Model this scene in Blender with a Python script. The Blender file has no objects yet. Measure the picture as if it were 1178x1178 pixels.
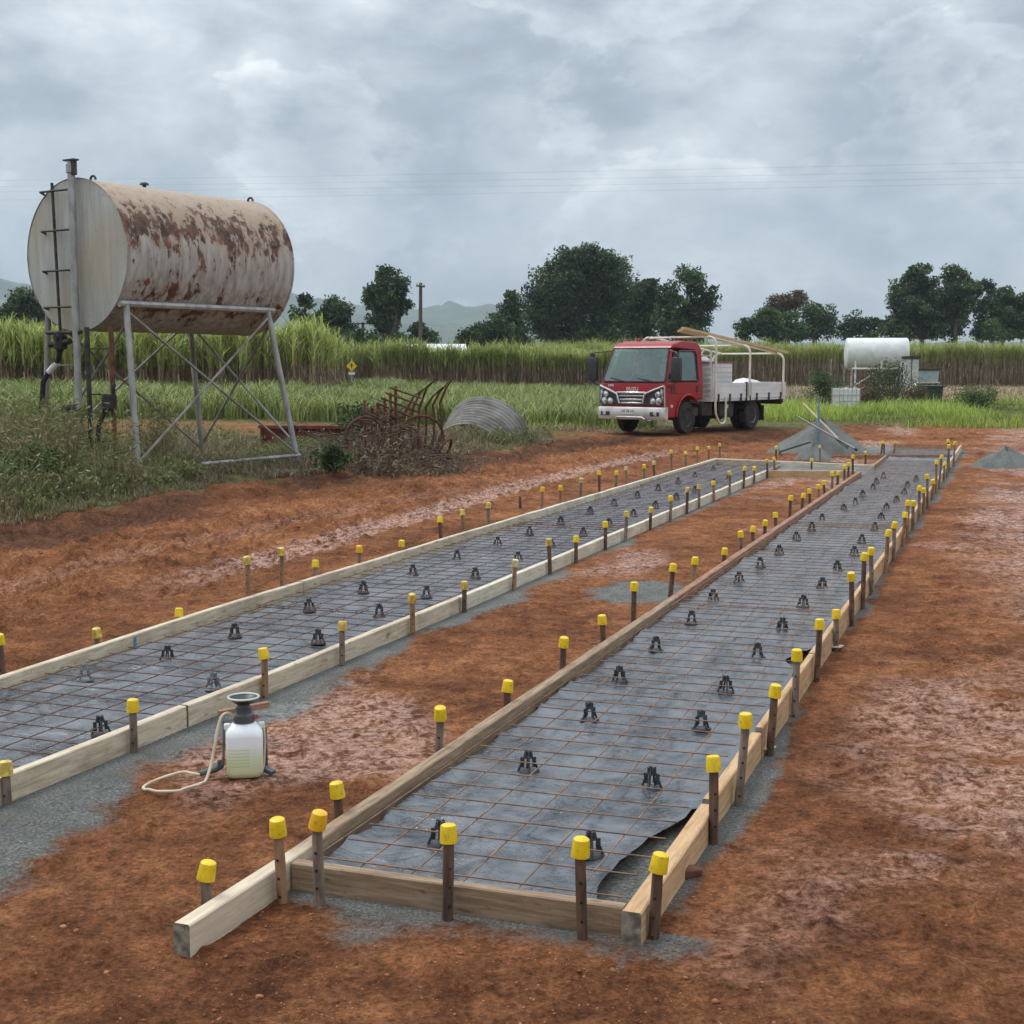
import bpy, bmesh, math, random
import numpy as np
from mathutils import Vector, Matrix, Euler
R = math.radians
random.seed(7)
rng = np.random.default_rng(11)
sc = bpy.context.scene
col = sc.collection

# ------------------------------------------------------------------ camera
EYE = 1.85
FPX, CPX, HZ = 1600.0, 589.0, 421.0          # focal length, centre and horizon in photo pixels
PITCH = math.atan((CPX - HZ) / FPX)
cd = bpy.data.cameras.new('camera'); cam = bpy.data.objects.new('camera', cd); col.objects.link(cam)
cam.location = (0, 0, EYE); cam.rotation_euler = (R(90) - PITCH, 0, 0)
cd.sensor_width = 36; cd.lens = 36 * FPX / 1178.0; cd.clip_start = 0.1; cd.clip_end = 9000
sc.camera = cam

# ------------------------------------------------------------------ sky, sun, exposure
SUN_EL, SUN_AZ = R(58), R(-60)               # azimuth clockwise from +Y
w = bpy.data.worlds.new('World'); sc.world = w; w.use_nodes = True
def build_world():
    nt = w.node_tree; N = nt.nodes; L = nt.links; N.clear()
    out = N.new('ShaderNodeOutputWorld'); bg = N.new('ShaderNodeBackground'); bg.inputs['Strength'].default_value = 0.1
    L.new(bg.outputs[0], out.inputs['Surface'])
    sky = N.new('ShaderNodeTexSky'); sky.sky_type = 'NISHITA'; sky.sun_disc = False
    sky.sun_elevation = SUN_EL; sky.sun_rotation = SUN_AZ; sky.air_density = 1.2; sky.dust_density = 2.0
    tc = N.new('ShaderNodeTexCoord'); sep = N.new('ShaderNodeSeparateXYZ'); L.new(tc.outputs['Generated'], sep.inputs[0])
    def m(op, a, b=None, c=None):
        n = N.new('ShaderNodeMath'); n.operation = op
        for i, v in enumerate((a, b, c)):
            if v is None: continue
            if isinstance(v, (int, float)): n.inputs[i].default_value = v
            else: L.new(v, n.inputs[i])
        return n.outputs[0]
    z = m('MAXIMUM', sep.outputs['Z'], 0.0)
    zz = m('ADD', z, 0.34)
    px = m('DIVIDE', sep.outputs['X'], zz); py = m('DIVIDE', sep.outputs['Y'], zz)
    cmb = N.new('ShaderNodeCombineXYZ'); L.new(px, cmb.inputs[0]); L.new(py, cmb.inputs[1])
    def noise(scale, detail, rough, dist, off, sz=2.0):
        mp = N.new('ShaderNodeMapping'); L.new(tc.outputs['Generated'], mp.inputs[0]); mp.inputs['Location'].default_value = off
        mp.inputs['Scale'].default_value = (1, 1, sz); mp.inputs['Rotation'].default_value = (0, R(-12), 0)
        n = N.new('ShaderNodeTexNoise'); n.inputs['Scale'].default_value = scale; n.inputs['Detail'].default_value = detail
        n.inputs['Roughness'].default_value = rough; n.inputs['Distortion'].default_value = dist
        L.new(mp.outputs[0], n.inputs['Vector']); return n.outputs['Fac']
    n1 = noise(4.2, 10, 0.55, 0.25, (3.1, 1.7, 0.4), 1.9)
    n2 = noise(11.0, 10, 0.60, 0.3, (8.3, 2.2, 0.9), 1.6)
    n3 = noise(5.5, 12, 0.56, 0.2, (1.3, 4.2, 2.9), 1.9)
    k3 = m('SUBTRACT', n3, 0.505)                     # billow fronts: crisp bright rim, fading into the cloud behind
    rim = m('MULTIPLY', m('MINIMUM', m('MAXIMUM', m('MULTIPLY', k3, 30.0), 0.0), 1.0), m('SUBTRACT', 1.0, m('MINIMUM', m('MAXIMUM', m('MULTIPLY', k3, 7.5), 0.0), 1.0)))
    f = m('ADD', m('ADD', m('MULTIPLY', n1, 0.66), m('MULTIPLY', n2, 0.34)), m('MULTIPLY_ADD', rim, 0.075, -0.012))
    ramp = N.new('ShaderNodeValToRGB'); L.new(f, ramp.inputs[0])
    e = ramp.color_ramp.elements
    e[0].position = 0.38; e[0].color = (2.4, 2.75, 3.2, 1)
    e[1].position = 0.64; e[1].color = (7.7, 7.95, 8.05, 1)
    a = e.new(0.445); a.color = (3.0, 3.45, 3.95, 1)
    b = e.new(0.505); b.color = (4.2, 4.65, 5.05, 1)
    c = e.new(0.56); c.color = (5.3, 5.7, 6.0, 1)
    # towards the horizon the cloud sheet thins to an even pale blue grey
    hz = m('SUBTRACT', 1.0, m('MINIMUM', m('DIVIDE', z, 0.16), 1.0))
    mixh = N.new('ShaderNodeMixRGB'); L.new(m('MULTIPLY', hz, 0.42), mixh.inputs[0]); L.new(ramp.outputs[0], mixh.inputs[1])
    mixh.inputs[2].default_value = (4.1, 4.65, 5.15, 1)
    # an overcast sky is brighter overhead than at the horizon
    up = m('MULTIPLY_ADD', m('POWER', z, 1.2), 2.9, 0.88)
    mul = N.new('ShaderNodeVectorMath'); mul.operation = 'SCALE'; L.new(mixh.outputs[0], mul.inputs[0]); L.new(up, mul.inputs['Scale'])
    mix = N.new('ShaderNodeMixRGB'); mix.inputs[0].default_value = 0.93
    L.new(sky.outputs[0], mix.inputs[1]); L.new(mul.outputs[0], mix.inputs[2])
    L.new(mix.outputs[0], bg.inputs['Color'])
build_world()
sd = bpy.data.lights.new('sun', 'SUN'); so = bpy.data.objects.new('sun', sd); col.objects.link(so)
sd.energy = 1.5; sd.angle = R(15); sd.color = (1.0, 0.96, 0.9)
sdir = Vector((math.sin(SUN_AZ) * math.cos(SUN_EL), math.cos(SUN_AZ) * math.cos(SUN_EL), math.sin(SUN_EL)))
so.rotation_euler = sdir.to_track_quat('Z', 'Y').to_euler(); so.location = (0, 0, 60)
sc.view_settings.view_transform = 'Standard'; sc.view_settings.look = 'None'
sc.view_settings.gamma = 1.0; sc.view_settings.exposure = 0.12; sc.view_settings.use_curve_mapping = False
sc.render.engine = 'CYCLES'; sc.cycles.use_denoising = True; sc.cycles.max_bounces = 8; sc.cycles.volume_bounces = 1
sc.cycles.transparent_max_bounces = 12

# ------------------------------------------------------------------ plan helpers
AZ = R(19.857)
U = Vector((math.sin(AZ), math.cos(AZ))); V = Vector((math.cos(AZ), -math.sin(AZ)))   # along the slabs / across them
def W(s, t, z=0.0): return Vector((s * U.x + t * V.x, s * U.y + t * V.y, z))
def ray(x, y):
    a, b = x - CPX, CPX - y
    return Vector((a, b * math.sin(PITCH) + FPX * math.cos(PITCH), b * math.cos(PITCH) - FPX * math.sin(PITCH)))
def at(x, y, z=0.0):                          # point of a level plane seen at photo pixel x, y
    d = ray(x, y); k = (z - EYE) / d.z
    return Vector((d.x * k, d.y * k, z))
def far(x, dist, y=None):                     # point at a given distance on the bearing of pixel column x
    d = ray(x, HZ); k = dist / d.y
    z = 0 if y is None else EYE + (HZ - y) / FPX * dist
    return Vector((d.x * k, dist, z))
def rowpt(x, y, t):                           # on the row line at offset t: distance along it and height
    d = ray(x, y); k = t / (d.x * V.x + d.y * V.y)
    return k * (d.x * U.x + d.y * U.y), EYE + d.z * k

# ------------------------------------------------------------------ noise on arrays
def vnoise(x, y, seed=0):
    x = np.asarray(x, float); y = np.asarray(y, float)
    xi = np.floor(x).astype(np.int64); yi = np.floor(y).astype(np.int64); xf = x - xi; yf = y - yi
    def h(i, j):
        n = (i * 374761393 + j * 668265263 + seed * 1274126177) & 0xFFFFFFFF
        n = ((n ^ (n >> 13)) * 1103515245) & 0xFFFFFFFF
        return ((n ^ (n >> 16)) & 0xFFFF) / 65535.0
    ux = xf * xf * (3 - 2 * xf); uy = yf * yf * (3 - 2 * yf)
    a = h(xi, yi); b = h(xi + 1, yi); c = h(xi, yi + 1); d = h(xi + 1, yi + 1)
    return (a + (b - a) * ux) * (1 - uy) + (c + (d - c) * ux) * uy
def fbm(x, y, oct=4, seed=0, gain=0.5):
    s = 0; a = 1; tot = 0; x = np.asarray(x, float); y = np.asarray(y, float)
    for k in range(oct):
        s = s + a * vnoise(x * 2 ** k + 17.3 * k, y * 2 ** k - 9.1 * k, seed + k); tot += a; a *= gain
    return s / tot
def sstep(a, b, x):
    k = np.clip((x - a) / (b - a), 0, 1); return k * k * (3 - 2 * k)

# ------------------------------------------------------------------ object helpers
def tag(o, label=None, cat=None, group=None, kind=None):
    if label: o['label'] = label
    if cat: o['category'] = cat
    if group: o['group'] = group
    if kind: o['kind'] = kind
    return o
def empty(name, loc, rz=0.0, label=None, cat=None, group=None, rot=None):
    o = bpy.data.objects.new(name, None); o.empty_display_size = 0.1; col.objects.link(o)
    o.location = loc; o.rotation_euler = rot if rot else (0, 0, rz)
    return tag(o, label, cat, group)
def np_mesh(name, verts, faces, mats, parent=None, tint=None, smooth=False, attrs=None):
    """verts (N,3), faces (M,k) arrays -> one object."""
    me = bpy.data.meshes.new(name); verts = np.asarray(verts, np.float32); faces = np.asarray(faces, np.int32)
    M, k = faces.shape
    me.vertices.add(len(verts)); me.vertices.foreach_set('co', verts.ravel())
    me.loops.add(M * k); me.loops.foreach_set('vertex_index', faces.ravel())
    me.polygons.add(M); me.polygons.foreach_set('loop_start', np.arange(0, M * k, k, dtype=np.int32))
    if smooth: me.polygons.foreach_set('use_smooth', np.ones(M, bool))
    me.update(calc_edges=True)
    if tint is not None:
        a = me.attributes.new('tint', 'FLOAT', 'FACE'); a.data.foreach_set('value', np.asarray(tint, np.float32))
    for nm, v in (attrs or {}).items():
        a = me.attributes.new(nm, 'FLOAT', 'POINT'); a.data.foreach_set('value', np.asarray(v, np.float32))
    for m in (mats if isinstance(mats, (list, tuple)) else [mats]): me.materials.append(m)
    o = bpy.data.objects.new(name, me); col.objects.link(o); o.parent = parent
    return o
class MB:
    def __init__(s): s.v = []; s.f = []; s.m = []
    def add(s, vs, fs, mi=0):
        b = len(s.v); s.v += [tuple(v) for v in vs]
        for f in fs: s.f.append(tuple(i + b for i in f)); s.m.append(mi)
        return s
    def box(s, c, d, rot=None, mi=0):
        x, y, z = d[0] / 2, d[1] / 2, d[2] / 2
        vs = [Vector(p) for p in ((-x,-y,-z),(x,-y,-z),(x,y,-z),(-x,y,-z),(-x,-y,z),(x,-y,z),(x,y,z),(-x,y,z))]
        M = rot.to_matrix() if isinstance(rot, Euler) else (rot or Matrix.Identity(3))
        return s.add([M @ p + Vector(c) for p in vs], ((0,3,2,1),(4,5,6,7),(0,1,5,4),(1,2,6,5),(2,3,7,6),(3,0,4,7)), mi)
    def bb(s, x0, x1, y0, y1, z0, z1, mi=0): return s.box(((x0+x1)/2, (y0+y1)/2, (z0+z1)/2), (x1-x0, y1-y0, z1-z0), None, mi)
    def tube(s, pts, r, seg=8, mi=0, cap=True):
        pts = [Vector(p) for p in pts]; n = len(pts); rs = r if isinstance(r, (list, tuple)) else [r] * n
        rings = []; up = None
        for i, p in enumerate(pts):
            d = (pts[min(i+1, n-1)] - pts[max(i-1, 0)]).normalized()
            if up is None: up = Vector((0,0,1)) if abs(d.z) < 0.9 else Vector((1,0,0))
            a = d.cross(up).normalized(); b = a.cross(d).normalized(); up = b
            rings.append([p + (a * math.cos(2*math.pi*k/seg) + b * math.sin(2*math.pi*k/seg)) * rs[i] for k in range(seg)])
        vs = [q for rg in rings for q in rg]; fs = []
        for i in range(n-1):
            for k in range(seg):
                k2 = (k+1) % seg; fs.append((i*seg+k, i*seg+k2, (i+1)*seg+k2, (i+1)*seg+k))
        if cap: fs.append(tuple(reversed(range(seg)))); fs.append(tuple(range((n-1)*seg, n*seg)))
        return s.add(vs, fs, mi)
    def bar(s, a, b, wd, ht, mi=0):           # rectangular bar between two points
        a, b = Vector(a), Vector(b); d = b - a; q = d.to_track_quat('X', 'Z').to_matrix()
        return s.box((a+b)/2, (d.length, wd, ht), q, mi)
    def lathe(s, prof, seg=24, M=None, mi=0):  # prof (r, z)
        M = M or Matrix.Identity(4); vs = []; fs = []
        for r, z in prof: vs += [M @ Vector((r*math.cos(2*math.pi*k/seg), r*math.sin(2*math.pi*k/seg), z)) for k in range(seg)]
        n = len(prof)
        for i in range(n-1):
            for k in range(seg):
                k2 = (k+1) % seg; fs.append((i*seg+k, i*seg+k2, (i+1)*seg+k2, (i+1)*seg+k))
        if prof[0][0] > 1e-4: fs.append(tuple(reversed(range(seg))))
        if prof[-1][0] > 1e-4: fs.append(tuple(range((n-1)*seg, n*seg)))
        return s.add(vs, fs, mi)
    def prism(s, poly, y0, y1, mi=0, plane='xz'):
        def P(p, q):
            return (p[0], q, p[1]) if plane == 'xz' else ((q, p[0], p[1]) if plane == 'yz' else (p[0], p[1], q))
        n = len(poly); vs = [P(p, y0) for p in poly] + [P(p, y1) for p in poly]
        fs = [tuple(range(n)), tuple(reversed(range(n, 2*n)))] + [(i, i+n, (i+1)%n+n, (i+1)%n) for i in range(n)]
        return s.add(vs, fs, mi)
    def loft(s, rings, mi=0, cap=True):
        n = len(rings[0]); vs = [p for r in rings for p in r]; fs = []
        for i in range(len(rings)-1):
            for k in range(n):
                k2 = (k+1) % n; fs.append((i*n+k, i*n+k2, (i+1)*n+k2, (i+1)*n+k))
        if cap: fs.append(tuple(reversed(range(n)))); fs.append(tuple(range((len(rings)-1)*n, len(rings)*n)))
        return s.add(vs, fs, mi)
    def build(s, name, mats, parent=None, smooth=35, bevel=0, bseg=2, loc=None, rot=None):
        me = bpy.data.meshes.new(name); me.from_pydata(s.v, [], s.f)
        for m in (mats if isinstance(mats, (list, tuple)) else [mats]): me.materials.append(m)
        me.polygons.foreach_set('material_index', s.m)
        bm = bmesh.new(); bm.from_mesh(me); bmesh.ops.recalc_face_normals(bm, faces=bm.faces); bm.to_mesh(me); bm.free()
        if smooth:
            me.shade_smooth(); me.set_sharp_from_angle(angle=R(smooth))
        o = bpy.data.objects.new(name, me); col.objects.link(o); o.parent = parent
        if loc is not None: o.location = loc
        if rot is not None: o.rotation_euler = rot
        if bevel:
            b = o.modifiers.new('bevel', 'BEVEL'); b.width = bevel; b.segments = bseg; b.limit_method = 'ANGLE'; b.angle_limit = R(40)
        return o
def kids(o): return [c for c in bpy.data.objects if c.parent == o]
def arc(c, r, a0, a1, n, ax=(1,0,0), ay=(0,0,1)):
    ax, ay, c = Vector(ax), Vector(ay), Vector(c)
    return [c + ax*r*math.cos(a0+(a1-a0)*i/n) + ay*r*math.sin(a0+(a1-a0)*i/n) for i in range(n+1)]

# ------------------------------------------------------------------ materials
class NT:
    def __init__(s, name):
        s.m = bpy.data.materials.new(name); s.m.use_nodes = True; s.t = s.m.node_tree; s.N = s.t.nodes; s.L = s.t.links
        s.b = s.N['Principled BSDF']
    def link(s, a, b): s.L.new(a, b)
    def math(s, op, a, b=None, c=None):
        n = s.N.new('ShaderNodeMath'); n.operation = op
        for i, v in enumerate((a, b, c)):
            if v is None: continue
            if isinstance(v, (int, float)): n.inputs[i].default_value = v
            else: s.L.new(v, n.inputs[i])
        return n.outputs[0]
    def coord(s, kind='Object', scale=(1,1,1), rot=(0,0,0), rnd=False):
        tc = s.N.new('ShaderNodeTexCoord'); mp = s.N.new('ShaderNodeMapping'); mp.inputs['Scale'].default_value = scale
        mp.inputs['Rotation'].default_value = rot
        s.L.new(tc.outputs[kind], mp.inputs[0])
        if rnd:
            oi = s.N.new('ShaderNodeObjectInfo'); k = s.math('MULTIPLY', oi.outputs['Random'], 57.0)
            cb = s.N.new('ShaderNodeCombineXYZ'); s.L.new(k, cb.inputs[0]); s.L.new(k, cb.inputs[1]); s.L.new(cb.outputs[0], mp.inputs['Location'])
        return mp.outputs[0]
    def noise(s, vec, scale, detail=4, rough=0.55, dist=0.0):
        n = s.N.new('ShaderNodeTexNoise'); n.inputs['Scale'].default_value = scale; n.inputs['Detail'].default_value = detail
        n.inputs['Roughness'].default_value = rough; n.inputs['Distortion'].default_value = dist
        if vec is not None: s.L.new(vec, n.inputs['Vector'])
        return n.outputs['Fac']
    def ramp(s, fac, stops):
        r = s.N.new('ShaderNodeValToRGB'); e = r.color_ramp.elements
        while len(e) > 1: e.remove(e[-1])
        e[0].position = stops[0][0]; e[0].color = (*stops[0][1], 1) if not isinstance(stops[0][1], (int, float)) else (stops[0][1],)*3 + (1,)
        for p, c in stops[1:]:
            k = e.new(p); k.color = (*c, 1) if not isinstance(c, (int, float)) else (c, c, c, 1)
        s.L.new(fac, r.inputs[0]); return r.outputs[0]
    def mix(s, fac, a, b, mode='MIX'):
        n = s.N.new('ShaderNodeMixRGB'); n.blend_type = mode
        for i, v in enumerate((fac, a, b)):
            if isinstance(v, (int, float)): n.inputs[i].default_value = v if i == 0 else (v, v, v, 1)
            elif isinstance(v, tuple): n.inputs[i].default_value = (*v, 1)
            else: s.L.new(v, n.inputs[i])
        return n.outputs[0]
    def attr(s, name):
        a = s.N.new('ShaderNodeAttribute'); a.attribute_name = name; return a.outputs['Fac']
    def bump(s, h, strength=0.5, dist=0.01):
        b = s.N.new('ShaderNodeBump'); b.inputs['Strength'].default_value = strength; b.inputs['Distance'].default_value = dist
        s.L.new(h, b.inputs['Height']); s.L.new(b.outputs[0], s.b.inputs['Normal'])
    def set(s, **k):
        for n, v in k.items():
            n = {'base': 'Base Color', 'rough': 'Roughness', 'metal': 'Metallic', 'spec': 'Specular IOR Level', 'trans': 'Transmission Weight',
                 'coat': 'Coat Weight', 'ior': 'IOR', 'alpha': 'Alpha', 'sub': 'Subsurface Weight'}.get(n, n)
            if isinstance(v, tuple): s.b.inputs[n].default_value = (*v, 1)
            elif isinstance(v, (int, float)): s.b.inputs[n].default_value = v
            else: s.L.new(v, s.b.inputs[n])
        return s.m
def speckled(name, c1, c2, scale=8, rough=0.6, metal=0.0, bump=0.0, detail=5, stretch=(1,1,1), lo=0.35, hi=0.65, rnd=True, bdist=0.004, spec=0.5):
    n = NT(name); v = n.coord('Object', stretch, rnd=rnd); f = n.noise(v, scale, detail, 0.6)
    n.set(base=n.ramp(f, [(lo, c1), (hi, c2)]), rough=rough, metal=metal, spec=spec)
    if bump: n.bump(f, bump, bdist)
    return n.m
def wood(name, c1, c2, c3, dirt=0.3, rough=0.75):
    n = NT(name); v = n.coord('Object', (0.8, 9, 9), rnd=True); g = n.noise(v, 6, 6, 0.6, 0.6)
    v2 = n.coord('Object', (1, 1, 1), rnd=True); b = n.noise(v2, 3.0, 5, 0.6, 0.3)
    c = n.ramp(g, [(0.28, c1), (0.5, c2), (0.72, c3)])
    kn = n.ramp(n.noise(n.coord('Object', (1.5, 5, 5), rnd=True), 5, 2, 0.5), [(0.68, 0.0), (0.74, 1.0)])
    c = n.mix(n.math('MULTIPLY', kn, 0.6), c, tuple(q * 0.35 for q in c1))
    d = n.ramp(b, [(0.5, 0.0), (0.68, 1.0)])
    c = n.mix(n.math('MULTIPLY', d, dirt), c, (0.16, 0.075, 0.04))
    sp = n.ramp(n.noise(v2, 45, 3, 0.6), [(0.62, 0.0), (0.7, 1.0)])
    c = n.mix(n.math('MULTIPLY', sp, dirt), c, (0.07, 0.045, 0.03))
    n.set(base=c, rough=rough); n.bump(g, 0.35, 0.004); return n.m
M = {}
M['pine'] = wood('pale_pine', (0.36, 0.275, 0.18), (0.56, 0.46, 0.33), (0.68, 0.60, 0.47), 0.35)
M['white_pine'] = wood('whitish_pine', (0.42, 0.36, 0.26), (0.62, 0.55, 0.43), (0.72, 0.66, 0.54), 0.3)
M['brown_wood'] = wood('weathered_brown_timber', (0.13, 0.08, 0.045), (0.27, 0.18, 0.11), (0.38, 0.28, 0.18), 0.35)
M['red_wood'] = wood('reddish_timber', (0.15, 0.07, 0.04), (0.29, 0.145, 0.085), (0.40, 0.23, 0.14), 0.3)
M['ply'] = wood('orange_ply', (0.36, 0.20, 0.09), (0.52, 0.32, 0.16), (0.60, 0.43, 0.26), 0.3)
M['end_grain'] = speckled('grey_end_grain', (0.10, 0.085, 0.065), (0.30, 0.26, 0.20), 30, 0.85, 0, 0.4)
M['peg_dark'] = speckled('dark_rusty_peg', (0.045, 0.025, 0.016), (0.16, 0.085, 0.05), 30, 0.7, 0, 0.5, stretch=(1, 1, 0.25))
M['peg_tan'] = speckled('tan_peg', (0.16, 0.085, 0.045), (0.34, 0.19, 0.10), 30, 0.75, 0, 0.4, stretch=(1, 1, 0.25))
M['peg_grey'] = speckled('grey_brown_peg', (0.11, 0.075, 0.055), (0.26, 0.20, 0.15), 30, 0.75, 0, 0.4, stretch=(1, 1, 0.25))
M['hole'] = speckled('peg_hole', (0.01, 0.008, 0.006), (0.03, 0.02, 0.015), 30, 0.9)
def capmat(name, c, d): 
    n = NT(name); f = n.noise(n.coord('Object', rnd=True), 25, 4, 0.6)
    n.set(base=n.ramp(f, [(0.35, tuple(q*0.86 for q in c)), (0.6, c)] if not d else [(0.42, (c[0]*0.6, c[1]*0.5, c[2]*0.6)), (0.6, c)]), rough=0.42); sc_ = n.noise(n.coord('Object', rnd=True), 60, 6, 0.75); o_ = n.b.inputs['Base Color'].links[0].from_socket; n.set(base=n.mix(n.math('MULTIPLY', n.ramp(sc_, [(0.55, 0.0), (0.64, 1.0)]), 0.65), o_, (0.26, 0.13, 0.04))); return n.m
M['cap'] = capmat('yellow_plastic', (0.82, 0.56, 0.012), 0)
M['cap_orange'] = capmat('orange_yellow_plastic', (0.84, 0.45, 0.012), 0)
M['cap_pale'] = capmat('faded_yellow_plastic', (0.74, 0.57, 0.10), 1)
M['cap_cream'] = capmat('cream_plastic', (0.70, 0.60, 0.30), 1)
M['rebar'] = speckled('rusty_wire', (0.13, 0.075, 0.05), (0.34, 0.19, 0.11), 12, 0.75, 0.1)
M['rebar_dark'] = speckled('dark_rusty_wire', (0.085, 0.045, 0.034), (0.22, 0.11, 0.075), 12, 0.7, 0.1)
M['blackplastic'] = speckled('black_plastic', (0.014, 0.015, 0.017), (0.05, 0.052, 0.056), 30, 0.5)
M['greyplastic'] = speckled('grey_plastic', (0.10, 0.115, 0.12), (0.20, 0.22, 0.23), 20, 0.5)
M['greyplastic_dark'] = speckled('dark_grey_plastic', (0.05, 0.052, 0.055), (0.11, 0.112, 0.115), 20, 0.5)
M['galv'] = speckled('galvanised_steel', (0.26, 0.26, 0.25), (0.42, 0.42, 0.41), 10, 0.5, 0.35, stretch=(1, 1, 0.4))
M['galv_dirty'] = speckled('stained_galvanised_steel', (0.17, 0.14, 0.11), (0.36, 0.35, 0.33), 4, 0.6, 0.25, stretch=(1, 1, 0.5))
M['dark_steel'] = speckled('dark_steel', (0.025, 0.022, 0.02), (0.07, 0.06, 0.055), 10, 0.6, 0.3)
M['rust'] = speckled('rusty_iron', (0.05, 0.022, 0.014), (0.17, 0.065, 0.035), 9, 0.85, 0.1, 0.4)
M['redrust'] = speckled('red_rusty_iron', (0.09, 0.022, 0.016), (0.27, 0.06, 0.042), 6, 0.8, 0.05, 0.3)
M['rubber'] = speckled('tyre_rubber', (0.012, 0.012, 0.012), (0.06, 0.042, 0.032), 9, 0.85, lo=.42, hi=.72)
M['white_paint'] = speckled('white_paint', (0.62, 0.62, 0.60), (0.78, 0.78, 0.76), 3, 0.45)
M['cream_paint'] = speckled('cream_tube', (0.62, 0.56, 0.44), (0.76, 0.70, 0.57), 4, 0.45)
M['alu'] = speckled('white_aluminium', (0.56, 0.57, 0.57), (0.74, 0.74, 0.73), 3, 0.42, 0.1, stretch=(0.4, 1, 1))
M['chrome'] = speckled('chrome', (0.55, 0.55, 0.55), (0.72, 0.72, 0.70), 3, 0.22, 0.85)
M['silver'] = speckled('dusty_silver_bumper', (0.50, 0.48, 0.45), (0.70, 0.68, 0.65), 4, 0.32, 0.4)
M['red_paint'] = NT('red_truck_paint').set(base=(0.31, 0.005, 0.010), rough=0.34, coat=0.2, spec=0.35)
M['lamp_glass'] = speckled('lamp_glass', (0.25, 0.26, 0.27), (0.85, 0.86, 0.88), 14, 0.12, 0.5, lo=0.4, hi=0.6)
M['poly'] = None

def glassmat():
    n = NT('tinted_glass'); gl = n.N.new('ShaderNodeBsdfGlossy'); gl.inputs['Color'].default_value = (0.86, 0.92, 0.92, 1); gl.inputs['Roughness'].default_value = 0.03
    t = n.N.new('ShaderNodeBsdfTransparent'); t.inputs[0].default_value = (0.72, 0.80, 0.76, 1); fr = n.N.new('ShaderNodeFresnel'); fr.inputs[0].default_value = 1.5
    mx = n.N.new('ShaderNodeMixShader'); n.link(n.math('MULTIPLY_ADD', fr.outputs[0], 0.8, 0.03), mx.inputs[0]); n.link(t.outputs[0], mx.inputs[1]); n.link(gl.outputs[0], mx.inputs[2])
    n.link(mx.outputs[0], n.N['Material Output'].inputs['Surface']); return n.m
M['glass'] = glassmat()
def leafmat(name, stops, rough=0.55, transl=0.2, spec=0.3):
    n = NT(name); c = n.ramp(n.attr('tint'), stops); n.set(base=c, rough=rough, spec=spec)
    t = n.N.new('ShaderNodeBsdfTranslucent'); n.link(c, t.inputs[0]); mx = n.N.new('ShaderNodeMixShader'); mx.inputs[0].default_value = transl
    n.link(n.b.outputs[0], mx.inputs[1]); n.link(t.outputs[0], mx.inputs[2]); n.link(mx.outputs[0], n.N['Material Output'].inputs['Surface'])
    return n.m
M['leaf_dark'] = leafmat('dark_foliage', [(0, (0.013, 0.028, 0.010)), (0.5, (0.042, 0.076, 0.022)), (1, (0.125, 0.175, 0.055))])
M['leaf_mid'] = leafmat('mid_foliage', [(0, (0.024, 0.052, 0.015)), (0.5, (0.05, 0.095, 0.025)), (1, (0.10, 0.165, 0.045))])
M['leaf_red'] = leafmat('reddish_foliage', [(0, (0.04, 0.035, 0.018)), (0.5, (0.09, 0.06, 0.03)), (1, (0.17, 0.10, 0.05))])
M['bark'] = speckled('bark', (0.045, 0.035, 0.028), (0.13, 0.105, 0.085), 6, 0.9, 0, 0.5, stretch=(1, 1, 0.3))
M['cane'] = leafmat('cane', [(0, (0.17, 0.10, 0.075)), (0.25, (0.34, 0.25, 0.165)), (0.45, (0.46, 0.38, 0.21)), (0.55, (0.20, 0.25, 0.06)), (0.8, (0.32, 0.38, 0.09)), (1, (0.48, 0.52, 0.17))], transl=0.3)
M['crop'] = leafmat('young_crop', [(0, (0.11, 0.135, 0.035)), (0.5, (0.205, 0.255, 0.07)), (1, (0.36, 0.39, 0.14))], transl=0.25)
M['weed'] = leafmat('weeds', [(0, (0.10, 0.07, 0.05)), (0.3, (0.30, 0.23, 0.14)), (0.45, (0.32, 0.27, 0.14)), (0.5, (0.12, 0.125, 0.045)), (0.75, (0.14, 0.17, 0.05)), (1, (0.23, 0.27, 0.085))], transl=0.2)
M['brightgrass'] = leafmat('bright_grass', [(0, (0.09, 0.09, 0.035)), (0.5, (0.19, 0.26, 0.045)), (1, (0.38, 0.48, 0.08))], transl=0.25)
M['twig'] = speckled('dry_twigs', (0.045, 0.026, 0.02), (0.15, 0.095, 0.065), 6, 0.9)
M['strawgrass'] = leafmat('dry_grass', [(0, (0.10, 0.075, 0.045)), (0.6, (0.27, 0.21, 0.12)), (1, (0.40, 0.33, 0.20))], transl=0.15)

# ------------------------------------------------------------------ terrain
# edge between the scraped red pad and the grassy bank, as bearing -> range
edge_px = [(-500, 660), (-200, 628), (0, 604), (110, 590), (190, 572), (280, 556), (372, 546), (450, 536), (520, 526), (600, 517), (690, 507), (740, 501), (800, 497), (840, 497), (900, 498), (960, 492), (1040, 488), (1178, 486), (1400, 486), (1800, 500)]
EA, ER = [], []
for (x, y) in edge_px:
    p = at(x, y, 0.12); EA.append(math.atan2(p.x, p.y)); ER.append(math.hypot(p.x, p.y))
EA, ER = np.array(EA), np.array(ER)
def edge_d(x, y):                              # metres beyond the pad's edge (negative on the pad)
    a = np.arctan2(x, y); r = np.hypot(x, y)
    return r - np.interp(a, EA, ER) + (fbm(x * 0.7, y * 0.7, 3, 5) - 0.5) * 1.7 + (fbm(x * 2.6, y * 2.6, 3, 6) - 0.5) * 1.1
def ST(x, y): return x * U.x + y * U.y, x * V.x + y * V.y
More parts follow.
